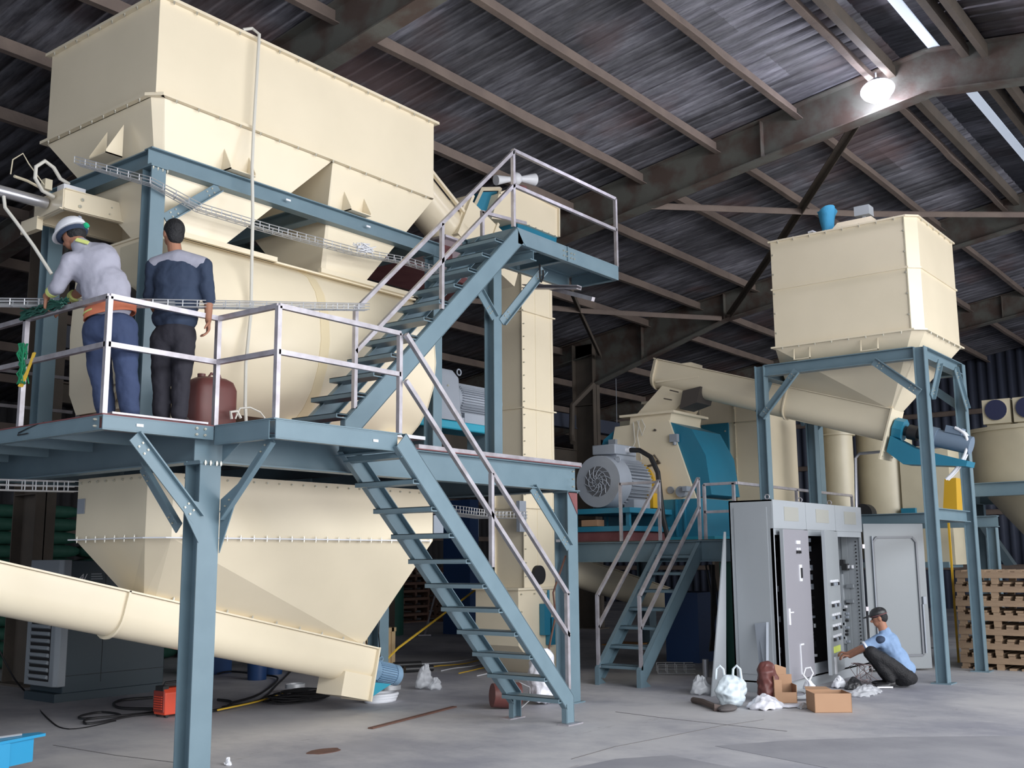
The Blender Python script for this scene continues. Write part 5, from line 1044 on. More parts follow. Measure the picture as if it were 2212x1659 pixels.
for s_ in (-1, 1): g.ell(hd+fdir*0.088+fr_*0.03*s_+UP*0.005, 0.012, 0.008, 0.007)
g.done('eyes', HAIR, P2)
blob('hair', [], HAIR, P2, 0.010, 3, [(hd-fdir*0.022+UP*0.030, 0.086, 0.100, 0.098, rotf), (hd-fdir*0.055-UP*0.02, 0.074, 0.052, 0.085, rotf)])
sL = V((4.985,7.647,4.087)); sR = V((5.226,7.304,4.078)); hp = V((5.089,7.480,3.626)); ch_ = V((5.102,7.479,3.983))
blob('shirt', [(sR, 0.068, elR+UP*0.02, 0.056), (sL, 0.066, elL+UP*0.02, 0.054), (sL, 0.068, V((5.097,7.469,4.115)), 0.075), (sR, 0.070, V((5.097,7.469,4.115)), 0.075)], NAVY, P2, 0.012, 6,
     [(ch_, 0.205, 0.125, 0.20), (V((5.094,7.473,3.783)), 0.195, 0.125, 0.19), (V((5.091,7.477,3.634)), 0.192, 0.128, 0.13)])
g = G()
blob('grey_yoke', [(sL+UP*0.012+RT*0.01, 0.070, V((5.092,7.476,4.131)), 0.092), (sR+UP*0.012-RT*0.01, 0.072, V((5.097,7.470,4.131)), 0.092), (nk-UP*0.015, 0.066, nk-UP*0.055, 0.085)], SHIRTG, P2, 0.012, 5)
kL = V((5.048,7.565,3.165)); kR = V((5.125,7.401,3.149)); aL = V((5.045,7.536,2.844)); aR = V((5.118,7.394,2.824))
blob('trousers', [(V((5.035,7.550,3.471)), 0.105, kL, 0.082), (kL, 0.082, aL, 0.068), (V((5.142,7.411,3.469)), 0.105, kR, 0.082), (kR, 0.082, aR, 0.068)], CHAR, P2, 0.012, 5, [(V((5.092,7.475,3.501)), 0.178, 0.125, 0.13)])
for a in (aL, aR): shoe((a.x, a.y, 2.765), FW, SKIN if a is aL else BLACKP, P2, 0.24)

# --- worker bending to the left, white hard hat
P1 = thing('person', 'person bending over in a white hard hat, grey shirt and dark jeans', 'person', (4.55, 7.58, 2.755))
hd = V((4.383,7.876,4.256)); nk = V((4.402,7.802,4.169)); fdir = (-RT*0.85+FW*0.35-UP*0.45).normalized(); fr_ = fdir.cross(UP).normalized(); fu = fr_.cross(fdir)
rotf = Matrix((fr_, fdir, fu)).transposed()
shL = V((4.325,7.788,4.007)); elL = V((4.298,7.904,3.814)); wrL = V((4.306,8.089,3.769)); shR = V((4.583,7.733,4.042)); elR = V((4.562,7.988,3.861)); wrR = V((4.505,8.126,3.774))
caps = [(nk, 0.060, hd, 0.060), (elL, 0.044, wrL, 0.028), (elR, 0.044, wrR, 0.028)]
caps += hand(wrL, (-RT*0.2+FW*0.4-UP*0.7), (RT*0.6+FW*.2), 0.35)+hand(wrR, (-RT*0.7-UP*0.4+FW*.2), (-UP+FW*0.2), 0.35)
c_ = V((4.505,7.736,4.010)); h_ = V((4.573,7.583,3.551)); kL = V((4.556,7.670,3.168)); kR = V((4.638,7.434,3.170)); aL = V((4.596,7.618,2.839)); aR = V((4.690,7.433,2.824))
caps += [(nk, 0.05, c_, 0.09), (c_, 0.08, h_, 0.05), (c_, 0.07, shL, 0.045), (c_, 0.07, shR, 0.045), (shL, 0.045, elL, 0.042), (shR, 0.045, elR, 0.042), (h_, 0.055, kL, 0.05), (h_, 0.055, kR, 0.05), (kL, 0.05, aL, 0.035), (kR, 0.05, aR, 0.035)]
blob('body', caps, SKIN, P1, 0.0065, 2, [(hd, 0.074, 0.090, 0.105, rotf), (hd+fdir*0.04-fu*0.05, 0.054, 0.055, 0.06, rotf), (hd+fdir*0.1-fu*0.02, 0.013, 0.02, 0.02, rotf), (hd+fr_*0.078-fu*0.01, 0.012, 0.022, 0.034, rotf)])
g = G()
for s_ in (-1, 1): g.ell(hd+fdir*0.088+fr_*0.03*s_+fu*0.005, 0.012, 0.008, 0.007)
g.done('eyes', HAIR, P1)
blob('hair', [], HAIR, P1, 0.010, 3, [(hd-fdir*0.03-fu*0.01, 0.080, 0.080, 0.075, rotf)])
hc = hd+fu*0.045+fdir*0.005
g = G(); n = 24; loops = []
for j in range(9):
    t_ = j/8*PI/2*0.97; rr_ = math.cos(t_); loops.append([hc+fr_*0.112*rr_*math.cos(2*PI*i/n)+fdir*0.138*rr_*math.sin(2*PI*i/n)+fu*(0.115*math.sin(t_)) for i in range(n)])
g.loft(loops)
br = [hc+fr_*0.122*math.cos(2*PI*i/n)+fdir*((0.175 if math.sin(2*PI*i/n) > 0 else 0.146)*math.sin(2*PI*i/n))-fu*0.004 for i in range(n)]
g.loft([[p for p in br], [p-fu*0.010 for p in br]])
hat = g.done('hard_hat', WHITE, P1, ang=50)
g = G(); g.tube([hc+fr_*0.095*math.cos(2*PI*i/20)+fdir*0.115*math.sin(2*PI*i/20)-fu*0.032 for i in range(20)], 0.020, 6, True); g.done('head_band', NAVY, hat)
g = G(); c_ = hc-fdir*0.128-fu*0.03+fr_*0.02; g.cyl(c_, c_-fdir*0.022, 0.024, n=8); g.done('green_knob', mat('knob_green', (0.01, 0.42, 0.20), 0.4), hat)
g = G(); c_ = hc-fdir*0.118+fu*0.055; g.bar(c_-fr_*0.012, c_+fr_*0.012, 0.02, 0.02, fu); g.done('hat_sticker', GREY, hat)
g = G(); g.tube([hd+fr_*0.085+fu*0.02, hd+fr_*0.08-fu*0.05+fdir*0.02, hd-fu*0.11+fdir*0.05], 0.006, 5); g.done('chin_strap', WHITE, hat)
hp = V((4.571,7.586,3.619)); ch_ = V((4.505,7.736,4.010)); md = V((4.548,7.632,3.799))
ax = (ch_-hp).normalized(); sx_ = RT; rot_t = Matrix((ax.cross(FW).normalized(), FW, ax)).transposed()
blob('shirt', [(shL, 0.078, elL, 0.062), (elL, 0.062, lerp(elL, wrL, 0.45), 0.052), (shR, 0.078, elR, 0.062), (shL, 0.082, ch_, 0.13), (shR, 0.08, ch_, 0.13), (nk-UP*0.03+RT*0.02, 0.085, ch_, 0.13), (ch_, 0.155, hp, 0.145)], SHIRTG, P1, 0.012, 14,
     [(ch_, 0.205, 0.165, 0.19, rot_t), (md, 0.200, 0.155, 0.22, rot_t), (hp+UP*0.03, 0.185, 0.145, 0.14, rot_t)])
for c_, w_ in ((lerp(elL, wrL, 0.5), 0.050), (lerp(elR, wrR, 0.6), 0.05)):
    g = G(); dd = (wrL-elL).normalized(); g.cyl(c_-dd*0.02, c_+dd*0.02, w_, w_*0.95, 16); g.done('cuff_band', HIVIS, P1)
g = G(); p_ = nk+RT*0.055+UP*0.005-FW*0.085; g.bar(p_-RT*0.05+UP*0.01, p_+RT*0.05-UP*0.02, 0.035, 0.008, (-FW+UP*0.7)); g.done('neck_reflector', HIVIS, P1)
q = [hp+RT*(0.19*math.cos(a))+FW*(0.155*math.sin(a))+UP*(-0.005+0.04*math.cos(a)) for a in [i*PI/14 for i in range(28)]]
g = G(); g.loft([[p+(p-hp).normalized()*e+UP*z for e, z in ((0, -0.04), (0.01, -0.04), (0.01, 0.045), (0, 0.045))] for p in q], cap=False, ring=True); g.done('vest_hem', ORNG, P1)
g = G(); g.loft([[p+(p-hp).normalized()*e+UP*z for e, z in ((0.011, 0.0), (0.014, 0.0), (0.014, 0.014), (0.011, 0.014))] for p in q[12:20]], cap=True); g.done('vest_band', HIVIS, P1)
kL = V((4.556,7.670,3.168)); kR = V((4.638,7.434,3.170)); aL = V((4.596,7.618,2.839)); aR = V((4.690,7.433,2.824))
blob('jeans', [(V((4.520,7.651,3.447)), 0.125, kL, 0.092), (kL, 0.092, aL, 0.078), (V((4.628,7.480,3.452)), 0.122, kR, 0.095), (kR, 0.095, aR, 0.078)], JEAN, P1, 0.012, 5, [(V((4.564,7.561,3.464)), 0.215, 0.155, 0.155)])
for a in (aL, aR): shoe((a.x, a.y, 2.765), FW-RT*0.3, BLACKP, P1, 0.28)

# --- electrician squatting at the open cabinet
P3 = thing('person', 'person squatting in a black cap and light blue shirt working at the cabinets', 'person', (14.1, 4.85, 0))
hd = V((14.051,4.946,0.872)); nk = V((14.058,4.904,0.721)); fdir = (-RT*0.93+FW*0.28-UP*0.30).normalized(); fr_ = fdir.cross(UP).normalized(); fu = fr_.cross(fdir)
rotf = Matrix((fr_, fdir, fu)).transposed()
shL = V((13.924,4.914,0.595)); elL = V((13.824,5.074,0.509)); wrL = V((13.919,5.311,0.381)); shR = V((14.215,5.027,0.590)); elR = V((14.136,5.227,0.469)); wrR = V((14.081,5.396,0.395))
caps = [(nk, 0.062, hd, 0.060), (elL, 0.046, wrL, 0.030), (elR, 0.044, wrR, 0.030)]
caps += hand(wrL, (-RT*0.9+FW*0.2+UP*0.1), (-UP), 0.35)+hand(wrR, (-RT*0.9+FW*0.2+UP*0.2), (-UP), 0.35)
hip = V((14.215,4.735,0.139)); c_ = V((14.127,4.881,0.531)); kn = V((13.813,4.990,0.456)); kn2 = V((14.154,5.139,0.402)); an = V((13.975,4.815,0.109)); an2 = V((14.289,4.965,0.084))
caps += [(nk, 0.05, c_, 0.08), (c_, 0.07, hip, 0.05), (c_, 0.06, shL, 0.045), (c_, 0.06, shR, 0.045), (shL, 0.045, elL, 0.045), (shR, 0.045, elR, 0.043), (hip, 0.05, kn, 0.045), (hip, 0.05, kn2, 0.045), (kn, 0.05, an, 0.035), (kn2, 0.05, an2, 0.035)]
blob('body', caps, SKIN, P3, 0.0075, 2, [(hd, 0.074, 0.092, 0.108, rotf), (hd+fdir*0.04-fu*0.055, 0.055, 0.055, 0.06, rotf), (hd+fdir*0.104-fu*0.02, 0.013, 0.022, 0.02, rotf), (hd+fr_*0.078-fu*0.01, 0.012, 0.022, 0.034, rotf), (hd-fr_*0.078-fu*0.01, 0.012, 0.022, 0.034, rotf)])
g = G()
for s_ in (-1, 1): g.ell(hd+fdir*0.09+fr_*0.03*s_+fu*0.005, 0.012, 0.008, 0.007)
g.done('eyes', HAIR, P3)
blob('hair', [], HAIR, P3, 0.010, 3, [(hd-fdir*0.035+fu*0.0, 0.080, 0.075, 0.085, rotf)])
cap_ = blob('cap', [], BLACKP, P3, 0.010, 3, [(hd+fu*0.055-fdir*0.005, 0.092, 0.112, 0.078, rotf), (hd+fu*0.048+fdir*0.135, 0.066, 0.070, 0.012, rotf)])
g = G(); g.tube([hd+fr_*0.092*math.cos(a)+fdir*(0.108*math.sin(a)-0.005)+fu*0.032 for a in [i*PI/10 for i in range(20)]], 0.005, 5, True); g.done('cap_band', PRIMER, cap_)
hip = V((14.215,4.735,0.139)); ch_ = V((14.127,4.881,0.531)); md = V((14.182,4.793,0.340)); ax = (ch_-hip).normalized(); rot_t = Matrix((ax.cross(FW).normalized(), FW, ax)).transposed()
blob('shirt', [(shL, 0.075, lerp(shL, elL, 0.8), 0.072), (shR, 0.072, lerp(shR, elR, 0.75), 0.065), (nk-UP*0.03+RT*0.02, 0.08, ch_, 0.12), (shL, 0.08, ch_, 0.12)], SKYB, P3, 0.012, 5,
     [(ch_, 0.155, 0.185, 0.17, rot_t), (md, 0.150, 0.170, 0.20, rot_t), (V((14.211,4.739,0.225)), 0.155, 0.165, 0.14, rot_t)])
blob('sleeve_patch', [], NAVY, P3, 0.010, 3, [(shL+UP*0.008-FW*0.012, 0.095, 0.072, 0.055, rotf)])
g = G(); dd = (elL-shL).normalized(); c_ = lerp(shL, elL, 0.95); g.cyl(c_-dd*0.012, c_+dd*0.012, 0.076, 0.074, 18); g.done('sleeve_hem', WHITE, P3)
kn = V((13.813,4.990,0.456)); kn2 = V((14.154,5.139,0.402)); an = V((13.975,4.815,0.109)); an2 = V((14.289,4.965,0.084))
blob('trousers', [(hip-FW*0.10, 0.110, kn, 0.078), (kn, 0.074, an, 0.058), (hip+FW*0.12, 0.110, kn2, 0.078), (kn2, 0.074, an2, 0.058)], HAIR, P3, 0.012, 5, [(V((14.214,4.736,0.116)), 0.165, 0.19, 0.11)])
for a in (an, an2): shoe((a.x, a.y, 0.0), -RT, BLACKP, P3, 0.27)
g = G(); g.bar((an.x, an.y, 0.03)-FW*0.05 if False else V((an.x, an.y, 0.02))-FW*0.05, V((an.x, an.y, 0.02))-FW*0.05-RT*0.2, 0.01, 0.02); g.done('shoe_sole', WHITE, P3)

# ================================================================ THINGS ON THE PLATFORM
t = thing('jerrycan', 'maroon plastic jerrycan standing behind the railing post', 'jerrycan', (5.74, 7.85, 2.755))
g = G(); c0 = V((5.74, 7.85, 2.755)); lp = []
for z, s_ in ((0, 0.9), (0.03, 1), (0.40, 1), (0.47, 0.86), (0.50, 0.6)):
    lp.append([c0+V((math.copysign(abs(math.cos(a))**0.5, math.cos(a))*0.22*s_, math.copysign(abs(math.sin(a))**0.5, math.sin(a))*0.15*s_, z)) for a in [i*PI/12 for i in range(24)]])
g.loft(lp); g.done('can_body', JERRY, t, ang=60); g = G(); g.cyl(c0+V((-0.1, 0, 0.48)), c0+V((-0.1, 0, 0.53)), 0.035); g.done('cap', JERRY, t); g = G(); g.tube([c0+V((-0.03, 0, 0.5)), c0+V((0, 0, 0.545)), c0+V((0.09, 0, 0.54)), c0+V((0.12, 0, 0.46))], 0.013, 6); g.done('handle', JERRY, t)
g = G(); g.tube([(5.826,7.600,2.881), (5.872,7.600,2.980), (5.982,7.600,3.000), (6.096,7.600,2.970), (6.150,7.600,2.921)], 0.008, 6); g.tube([(5.787,7.600,2.877), (5.774,7.600,2.937), (5.843,7.600,2.952), (5.885,7.600,2.895)], 0.014, 6)
tag(g.done('coiled_hose', HOSE), 'loose pale hose loops on the platform beside the jerrycan', 'hose')
a = V((4.35, 8.50, 3.64)); g = G(); random.seed(5)
for i in range(26):
    p = [a+V((random.uniform(-.03, .03), random.uniform(-.05, .05)-j*0.01, -0.20-j*0.085)) for j in range(5)]; g.tube(p, 0.006, 4)
tag(g.done('green_net', GREENB), 'green netting tied round the left railing post', 'net')
g = G(); 
for i in range(8): g.tube([a+V((-0.01+random.uniform(-.02, .02), -0.02, -0.56)), a+V((0.0, -0.09, -0.47+random.uniform(-.02, .02))), a+V((0, -0.18-random.uniform(0, .03), -0.30))], 0.009, 5)
tag(g.done('yellow_strap', YCAB), 'yellow strap end sticking out beside the green netting', 'strap')
g = G()
for i in range(22): g.tube([a+V((random.uniform(-.04, .04), 0.02-j*0.16+random.uniform(-.03, .03), 0.03+random.uniform(-.03, .07))) for j in range(5)], 0.007, 4)
tag(g.done('green_net', GREEND), 'dark green netting draped over the left handrail by the worker\'s hands', 'net')
g = G(); g.tube([(4.360,8.100,2.755), (4.340,8.309,2.722), (4.340,8.452,2.695), (4.340,8.464,2.677), (4.340,8.304,2.680)], 0.005, 5); tag(g.done('thin_cable', BLACKR), 'thin dark cable hanging over the left platform edge', 'cable')

# ================================================================ THINGS ON THE FLOOR
t = thing('air_compressor', 'big dark grey air compressor cabinet with light louvred end behind the trough', 'compressor', (7.8, 12.85, 0))
cx0, cx1, cy0, cy1 = 7.02, 8.52, 12.42, 13.16
g = G(); g.box(cx0+0.10, cx1, cy0, cy1, 0.10, 1.68); g.done('side_panels', COMP, t, bevel=0.01)
g = G(); g.box(cx0+0.02, cx1, cy0+0.02, cy1-0.02, 0, 0.10); g.done('skid', COMP, t)
g = G(); lp = []
for z0 in (0.18, 1.69):
    lp.append([V((cx0+0.14, cy0-0.005, z0)), V((cx0+0.04, cy0-0.005, z0)), V((cx0, cy0+0.05, z0)), V((cx0, cy1-0.03, z0)), V((cx0+0.03, cy1, z0)), V((cx0+0.14, cy1, z0))])
g.loft(lp); g.done('end_cover', COMPL, t, bevel=0.01)
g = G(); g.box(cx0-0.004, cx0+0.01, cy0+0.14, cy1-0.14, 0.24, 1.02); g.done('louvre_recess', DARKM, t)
for i in range(9): g = G(); g.bar((cx0-0.008, cy0+0.15, 0.29+i*0.085), (cx0-0.008, cy1-0.16, 0.29+i*0.085), 0.05, 0.045, (0.5, 0, 1)); g.done('louvre', COMPL, t, bevel=0.01)
for x in (cx0+0.6, ): g = G(); g.box(x, x+0.006, cy0-0.002, cy0+0.001, 0.2, 1.6); g.done('panel_joint', DARKM, t)
g = G(); g.box(cx0+0.10, cx1, cy0-0.003, cy0, 0.30, 0.305); g.done('panel_joint', DARKM, t)
def text(s_, loc, size, m, parent, rot=(PI/2, 0, 0), shear=0.0):
    cu = bpy.data.curves.new('lettering', 'FONT'); cu.body = s_; cu.size = size; cu.extrude = 0.001; cu.shear = shear; cu.materials.append(m)
    tmp = bpy.data.objects.new('lettering_curve', cu); COL.objects.link(tmp); bpy.context.view_layer.update(); me = bpy.data.meshes.new_from_object(tmp.evaluated_get(bpy.context.evaluated_depsgraph_get())); bpy.data.objects.remove(tmp)
    o = bpy.data.objects.new('lettering', me); COL.objects.link(o); o.parent = parent; root = V((0, 0, 0)); p = parent
    while p is not None: root += p.location; p = p.parent
    o.location = V(loc)-root; o.rotation_euler = rot; return o
text('AI', (cx0+0.22, cy0-0.004, 1.44), 0.11, WHITE, t, shear=0.5)
for i in range(3): g = G(); g.box(cx0+0.40, cx0+0.56-0.01*i, cy0-0.004, cy0, 1.445+i*0.03, 1.46+i*0.03); g.done('logo_line', COMPL, t)
g = G(); g.box(cx0+0.22, cx0+0.56, cy0-0.004, cy0, 1.30, 1.33); g.done('logo_line', COMPL, t)
for i in range(2): g = G(); g.box(cx0+0.22, cx0+0.56, cy0-0.004, cy0, 1.20+i*0.04, 1.22+i*0.04); g.done('logo_line', COMPL, t)
# welder
t = thing('welding_machine', 'orange red inverter welding machine on the floor beside the front column', 'welder', (7.25, 10.35, 0))
g = G(); lp = [[V((x, y, z)) for y, z in ((10.24, 0.03), (10.44, 0.03), (10.44, 0.26), (10.40, 0.31), (10.28, 0.31), (10.24, 0.26))] for x in (7.06, 7.50)]
g.loft(lp); g.done('case', RED, t, bevel=0.008)
g = G(); g.box(7.045, 7.06, 10.25, 10.43, 0.06, 0.28); g.done('front_panel', mat('welder_front', (0.28, 0.04, 0.03), 0.5), t)
for i in range(6): g = G(); g.box(7.035, 7.046, 10.27, 10.41, 0.09+i*0.025, 0.10+i*0.025); g.done('vent_slat', RED, t)
g = G(); g.box(7.2, 7.42, 10.232, 10.24, 0.07, 0.24); g.done('side_grille', mat('welder_grille', (0.35, 0.12, 0.10), 0.5), t)
g = G(); g.tube([(7.10, 10.34, 0.31), (7.12, 10.34, 0.36), (7.44, 10.34, 0.36), (7.46, 10.34, 0.31)], 0.013, 6); g.box(7.05, 7.12, 10.27, 10.41, 0.28, 0.33); g.done('handle', BLACKP, t)
for y in (10.27, 10.41):
    for x in (7.1, 7.46): g = G(); g.cyl((x, y-0.02, 0.02), (x, y+0.02, 0.02), 0.02, n=10); g.done('foot', BLACKR, t)
def cable(pts, r, m, lb, name='cable', grp=None, z=None):
    # smooth the polyline on the floor
    P_ = [V((p[0], p[1], (z if z is not None else r+0.001) if len(p) < 3 or z is not None else p[2])) for p in pts]; out = []
    for i in range(len(P_)-1):
        p0, p1, p2, p3 = P_[max(i-1, 0)], P_[i], P_[i+1], P_[min(i+2, len(P_)-1)]
        for k_ in range(6):
            t_ = k_/6; out.append(0.5*((2*p1)+(p2-p0)*t_+(2*p0-5*p1+4*p2-p3)*t_*t_+(-p0+3*p1-3*p2+p3)*t_**3))
    out.append(P_[-1]); g = G(); g.tube(out, r, 6); return tag(g.done(name, m), lb, 'cable', grp)
cable([(7.954,11.792,0.000), (7.805,11.857,0.000), (7.581,11.880,0.000), (7.337,11.654,0.000), (7.187,11.254,0.000), (7.349,10.886,0.000)], 0.016, BLACKR, 'thick black cable loop left of the orange welder', z=0.018)
cable([(7.241,10.592,0.000), (6.885,10.616,0.000), (6.485,10.497,0.000), (6.315,10.519,0.000), (6.509,10.803,0.000), (6.866,10.763,0.000), (6.890,11.163,0.000), (6.598,11.089,0.000), (6.513,10.855,0.000), (7.045,10.689,0.000), (7.254,10.699,0.000)], 0.012, BLACKR, 'black cable in flat loops in front of the orange welder', z=0.014)
cable([(6.643,10.495,0.000), (6.050,10.368,0.000), (6.359,11.373,0.000), (7.308,13.549,0.000), (6.9, 13.2, 0.3), (6.5, 13.2, 1.0)], 0.011, BLACKR, 'black cable curving up past the left end of the compressor')
cable([(8.274,10.944,0.000), (8.236,10.630,0.000), (7.826,10.261,0.000), (7.567,10.248,0.000), (7.677,10.744,0.000)], 0.016, BLACKR, 'thick black cable loop right of the front column', z=0.018)
cable([(7.922,10.389,0.000), (8.561,10.525,0.000), (9.798,11.669,0.000), (11.649,13.440,0.000)], 0.012, BLACKR, 'black cable running back under the lower hopper', z=0.014)
cable([(8.133,10.496,0.000), (8.847,10.879,0.000), (10.170,12.116,0.000), (10.338,12.727,0.000), (10.397,13.443,0.000), (10.075,13.347,0.000)], 0.014, BLACKR, 'black cable in a wide loop behind the front column', z=0.03)
cable([(7.656,10.119,0.000), (8.425,10.356,0.000), (9.197,10.772,0.000), (9.692,10.724,-0.000)], 0.010, YCAB, 'thin yellow hose on the floor left of the trough outlet', z=0.03)
g = G(); random.seed(9)
for i in range(16):
    cc = V((8.932,10.207,0.000))+V((random.uniform(-.12, .12), random.uniform(-.12, .12), 0.015+0.006*i)); rx = random.uniform(0.28, 0.42); ph = random.uniform(0, 6)
    g.tube([cc+V((rx*math.cos(a_+ph), rx*0.62*math.sin(a_+ph), 0.01*math.sin(3*a_))) for a_ in [k_*PI/12 for k_ in range(24)]], 0.010, 5, True)
tag(g.done('cable_coil', BLACKR), 'messy coil of black cable on the floor beneath the trough outlet', 'cable')
g = G()
for i, dz in enumerate((0.02, 0.05, 0.08)):
    cc = V((9.358,9.287,0.000))+V((0.02*i, 0, dz)); g.tube([cc+V((0.20*math.cos(a_), 0.13*math.sin(a_), 0)) for a_ in [k_*PI/12 for k_ in range(24)]], 0.022, 8, True)
tag(g.done('hose_coil', WHITE), 'coil of white corrugated hose beside the trough gear motor', 'hose')
for nm, px_, lb in (('steel_ring', (9.381,10.837,0.000), 'short silver hoop on the black cable coil'), ('steel_ring', (9.939,9.680,0.000), 'short silver hoop beside the white hose coil')):
    g = G(); c0 = V(px_)+V((0, 0, 0.06)); g.loft([[c0+V((0.14*math.cos(a_), 0.10*math.sin(a_), z_))*1.0 for z_ in (0, 0.05)]+[c0+V((0.135*math.cos(a_), 0.095*math.sin(a_), z_)) for z_ in (0.05, 0)] for a_ in [k_*PI/12 for k_ in range(24)]], cap=False, ring=True); tag(g.done(nm, WIRE), lb, 'ring')
g = G(); a_ = V((7.817,7.895,0.000)); b_ = V((9.492,8.244,0.000)); g.bar(a_+V((0, 0, 0.008)), b_+V((0, 0, 0.008)), 0.06, 0.012); tag(g.done('steel_flat_bar', RUST), 'rusty flat steel bar lying on the open floor', 'bar')
g = G(); c0 = V((6.693,7.330,0.000)); g.loft([[c0+V((0.17*math.cos(a_)*(1+.1*math.sin(5*a_)), 0.11*math.sin(a_), z_)) for a_ in [k_*PI/12 for k_ in range(24)]] for z_ in (0, 0.004)]); tag(g.done('rust_patch', RUST), 'small dark round rust patch on the front floor', 'stain')
# blue plastic barrels behind trough
for px_, lb in (((10.081,12.459,0.000), 'dark blue plastic drum below the trough, nearest the front column'), ((10.705,12.861,0.000), 'dark blue plastic drum below the trough, second from the column')):
    g = G(); g.cyl(px_, V(px_)+V((0, 0, 0.5)), 0.13, 0.15, 20); tag(g.done('plastic_drum', BLUEB), lb, 'drum', 'blue drums')
g = G(); q = (9.959,13.521,0.000); g.box(q[0]-.1, q[0]+.5, q[1], q[1]+.3, 0, .5); 
tag(g.done('blue_crate', BLUEB), 'dark blue crate half hidden behind the front column', 'crate')
# plywood crate with clutter
t = thing('plywood_crate', 'pale plywood crate behind the trough gear motor', 'crate', (11.9, 12.2, 0))
g = G(); g.box(11.2, 12.35, 11.95, 12.6, 0.0, 0.62); g.done('crate_box', PLY, t); g = G(); g.box(12.25, 12.30, 11.93, 11.95, 0, 0.62); g.box(11.2, 12.35, 11.93, 11.95, 0.56, 0.62); g.done('batten', PLY, t)
for i, (x, y, w_, h_, m_, lb) in enumerate(((11.45, 12.2, 0.35, 0.16, mat('rusty_box', (0.16, 0.06, 0.05), 0.7), 'small red brown carton on the plywood crate'), (11.75, 12.3, 0.25, 0.24, CARD, 'brown carton on the plywood crate, right of the red one'), (11.2, 12.4, 0.3, 0.30, GREY, 'grey carton on the plywood crate, at its left end'))):
    g = G(); g.box(x, x+w_, y, y+0.2, 0.62, 0.62+h_); tag(g.done('carton', m_, bevel=0.01), lb, 'carton')
t = thing('water_bottle', 'clear plastic water bottle standing on the plywood crate', 'bottle', (12.15, 12.1, 0.62))
g = G(); g.loft([[V((12.15+r*math.cos(a_), 12.1+r*math.sin(a_), 0.62+z)) for a_ in [k_*PI/10 for k_ in range(20)]] for z, r in ((0, 0.055), (0.01, 0.06), (0.22, 0.06), (0.27, 0.045), (0.31, 0.022), (0.34, 0.022))]); g.done('bottle_body', GLASSY, t)
g = G(); g.cyl((12.15, 12.1, 0.96), (12.15, 12.1, 0.985), 0.024); g.done('bottle_cap', WHITE, t)
g = G(); g.tube([(11.600,11.750,-0.054), (12.100,11.648,0.332), (13.400,11.861,0.788), (14.600,12.117,1.181)], 0.018, 6); tag(g.done('yellow_hose', YCAB), 'yellow hose stretched from the plywood crate up behind the stairs', 'hose')
for pts_, lb in (([(9.407,9.600,1.098), (9.390,9.600,0.768), (9.194,9.300,0.470)], 'thin black cord hanging down left above the gear motor'), ([(9.645,9.600,1.089), (9.627,9.600,0.754), (9.363,9.300,0.457)], 'thin black cord hanging down right above the gear motor')):
    g = G(); g.tube(pts_, 0.008, 5); tag(g.done('cord', BLACKR), lb, 'cord')
g = G(); a_ = V((17.838,16.371,0.000)); g.bar(a_+V((0, 0, 0.01)), V((18.436,16.600,0.870)), 0.03, 0.03); g.bar(a_+V((-.1, 0.1, 0.02)), a_+V((.1, -0.1, 0.02)), 0.06, 0.03); tag(g.done('propped_rod', GALV), 'steel rod propped up in the distance behind the stairs', 'rod')
# drums and cabinet behind stairs
g = G(); g.box(18.6, 18.9, 15.7, 16.5, 0, 3.0); tag(g.done('tall_locker', BLUEB), 'tall dark blue locker seen through the stairs', 'locker')
g = G(); g.cyl((17.6, 17.4, 0), (17.6, 17.4, 1.9), 0.45, n=20); g.cyl((17.6, 17.4, 1.9), (17.6, 17.4, 2.3), 0.3, 0.15, 20); tag(g.done('green_tank', GREEND), 'dark green upright tank seen through the stairs', 'tank')
g = G(); g.cyl((16.9, 17.0, 2.0), (16.9, 17.0, 3.1), 0.22, n=20); g.cyl((16.9, 17.0, 0), (16.9, 17.0, 2.0), 0.05, n=12); tag(g.done('grey_tank', GREY), 'pale grey cylinder on a stand seen through the stairs', 'tank')
for i in range(5):
    a_ = V((12.6-0.12*i, 11.9-0.45*i, 0)); cable([a_, a_+V((0.4, 0.1, 0)), a_+V((0.9, -0.1+0.1*i, 0)), a_+V((1.6, 0.2*(i % 3), 0))], 0.008, YCAB if i % 2 else WHITE, ['pale strand lying behind the gear motor, furthest back', 'yellow strand behind the gear motor, second from the back', 'pale strand behind the gear motor, in the middle', 'yellow strand behind the gear motor, second from the front', 'pale strand behind the gear motor, nearest'][i], 'strand', z=0.01)
for i, (p_, lb) in enumerate((((12.107,11.220,0.000), 'black rolled cloth on the floor behind the gear motor, right one'), ((12.467,11.799,0.000), 'black rolled cloth on the floor behind the gear motor, left one'))):
    g = G(); p_ = V(p_); g.cyl(p_+V((-0.2, 0.1, 0.05)), p_+V((0.2, -0.1, 0.05)), 0.05, 0.045, 12); tag(g.done('rolled_cloth', BLACKP), lb, 'cloth')
def crease(o):
    if 'crease' not in bpy.data.textures: tx = bpy.data.textures.new('crease', 'VORONOI'); tx.noise_scale = 0.09
    dm = o.modifiers.new('crease', 'DISPLACE'); dm.texture = bpy.data.textures['crease']; dm.texture_coords = 'LOCAL'; dm.strength = 0.06; dm.mid_level = 0.45
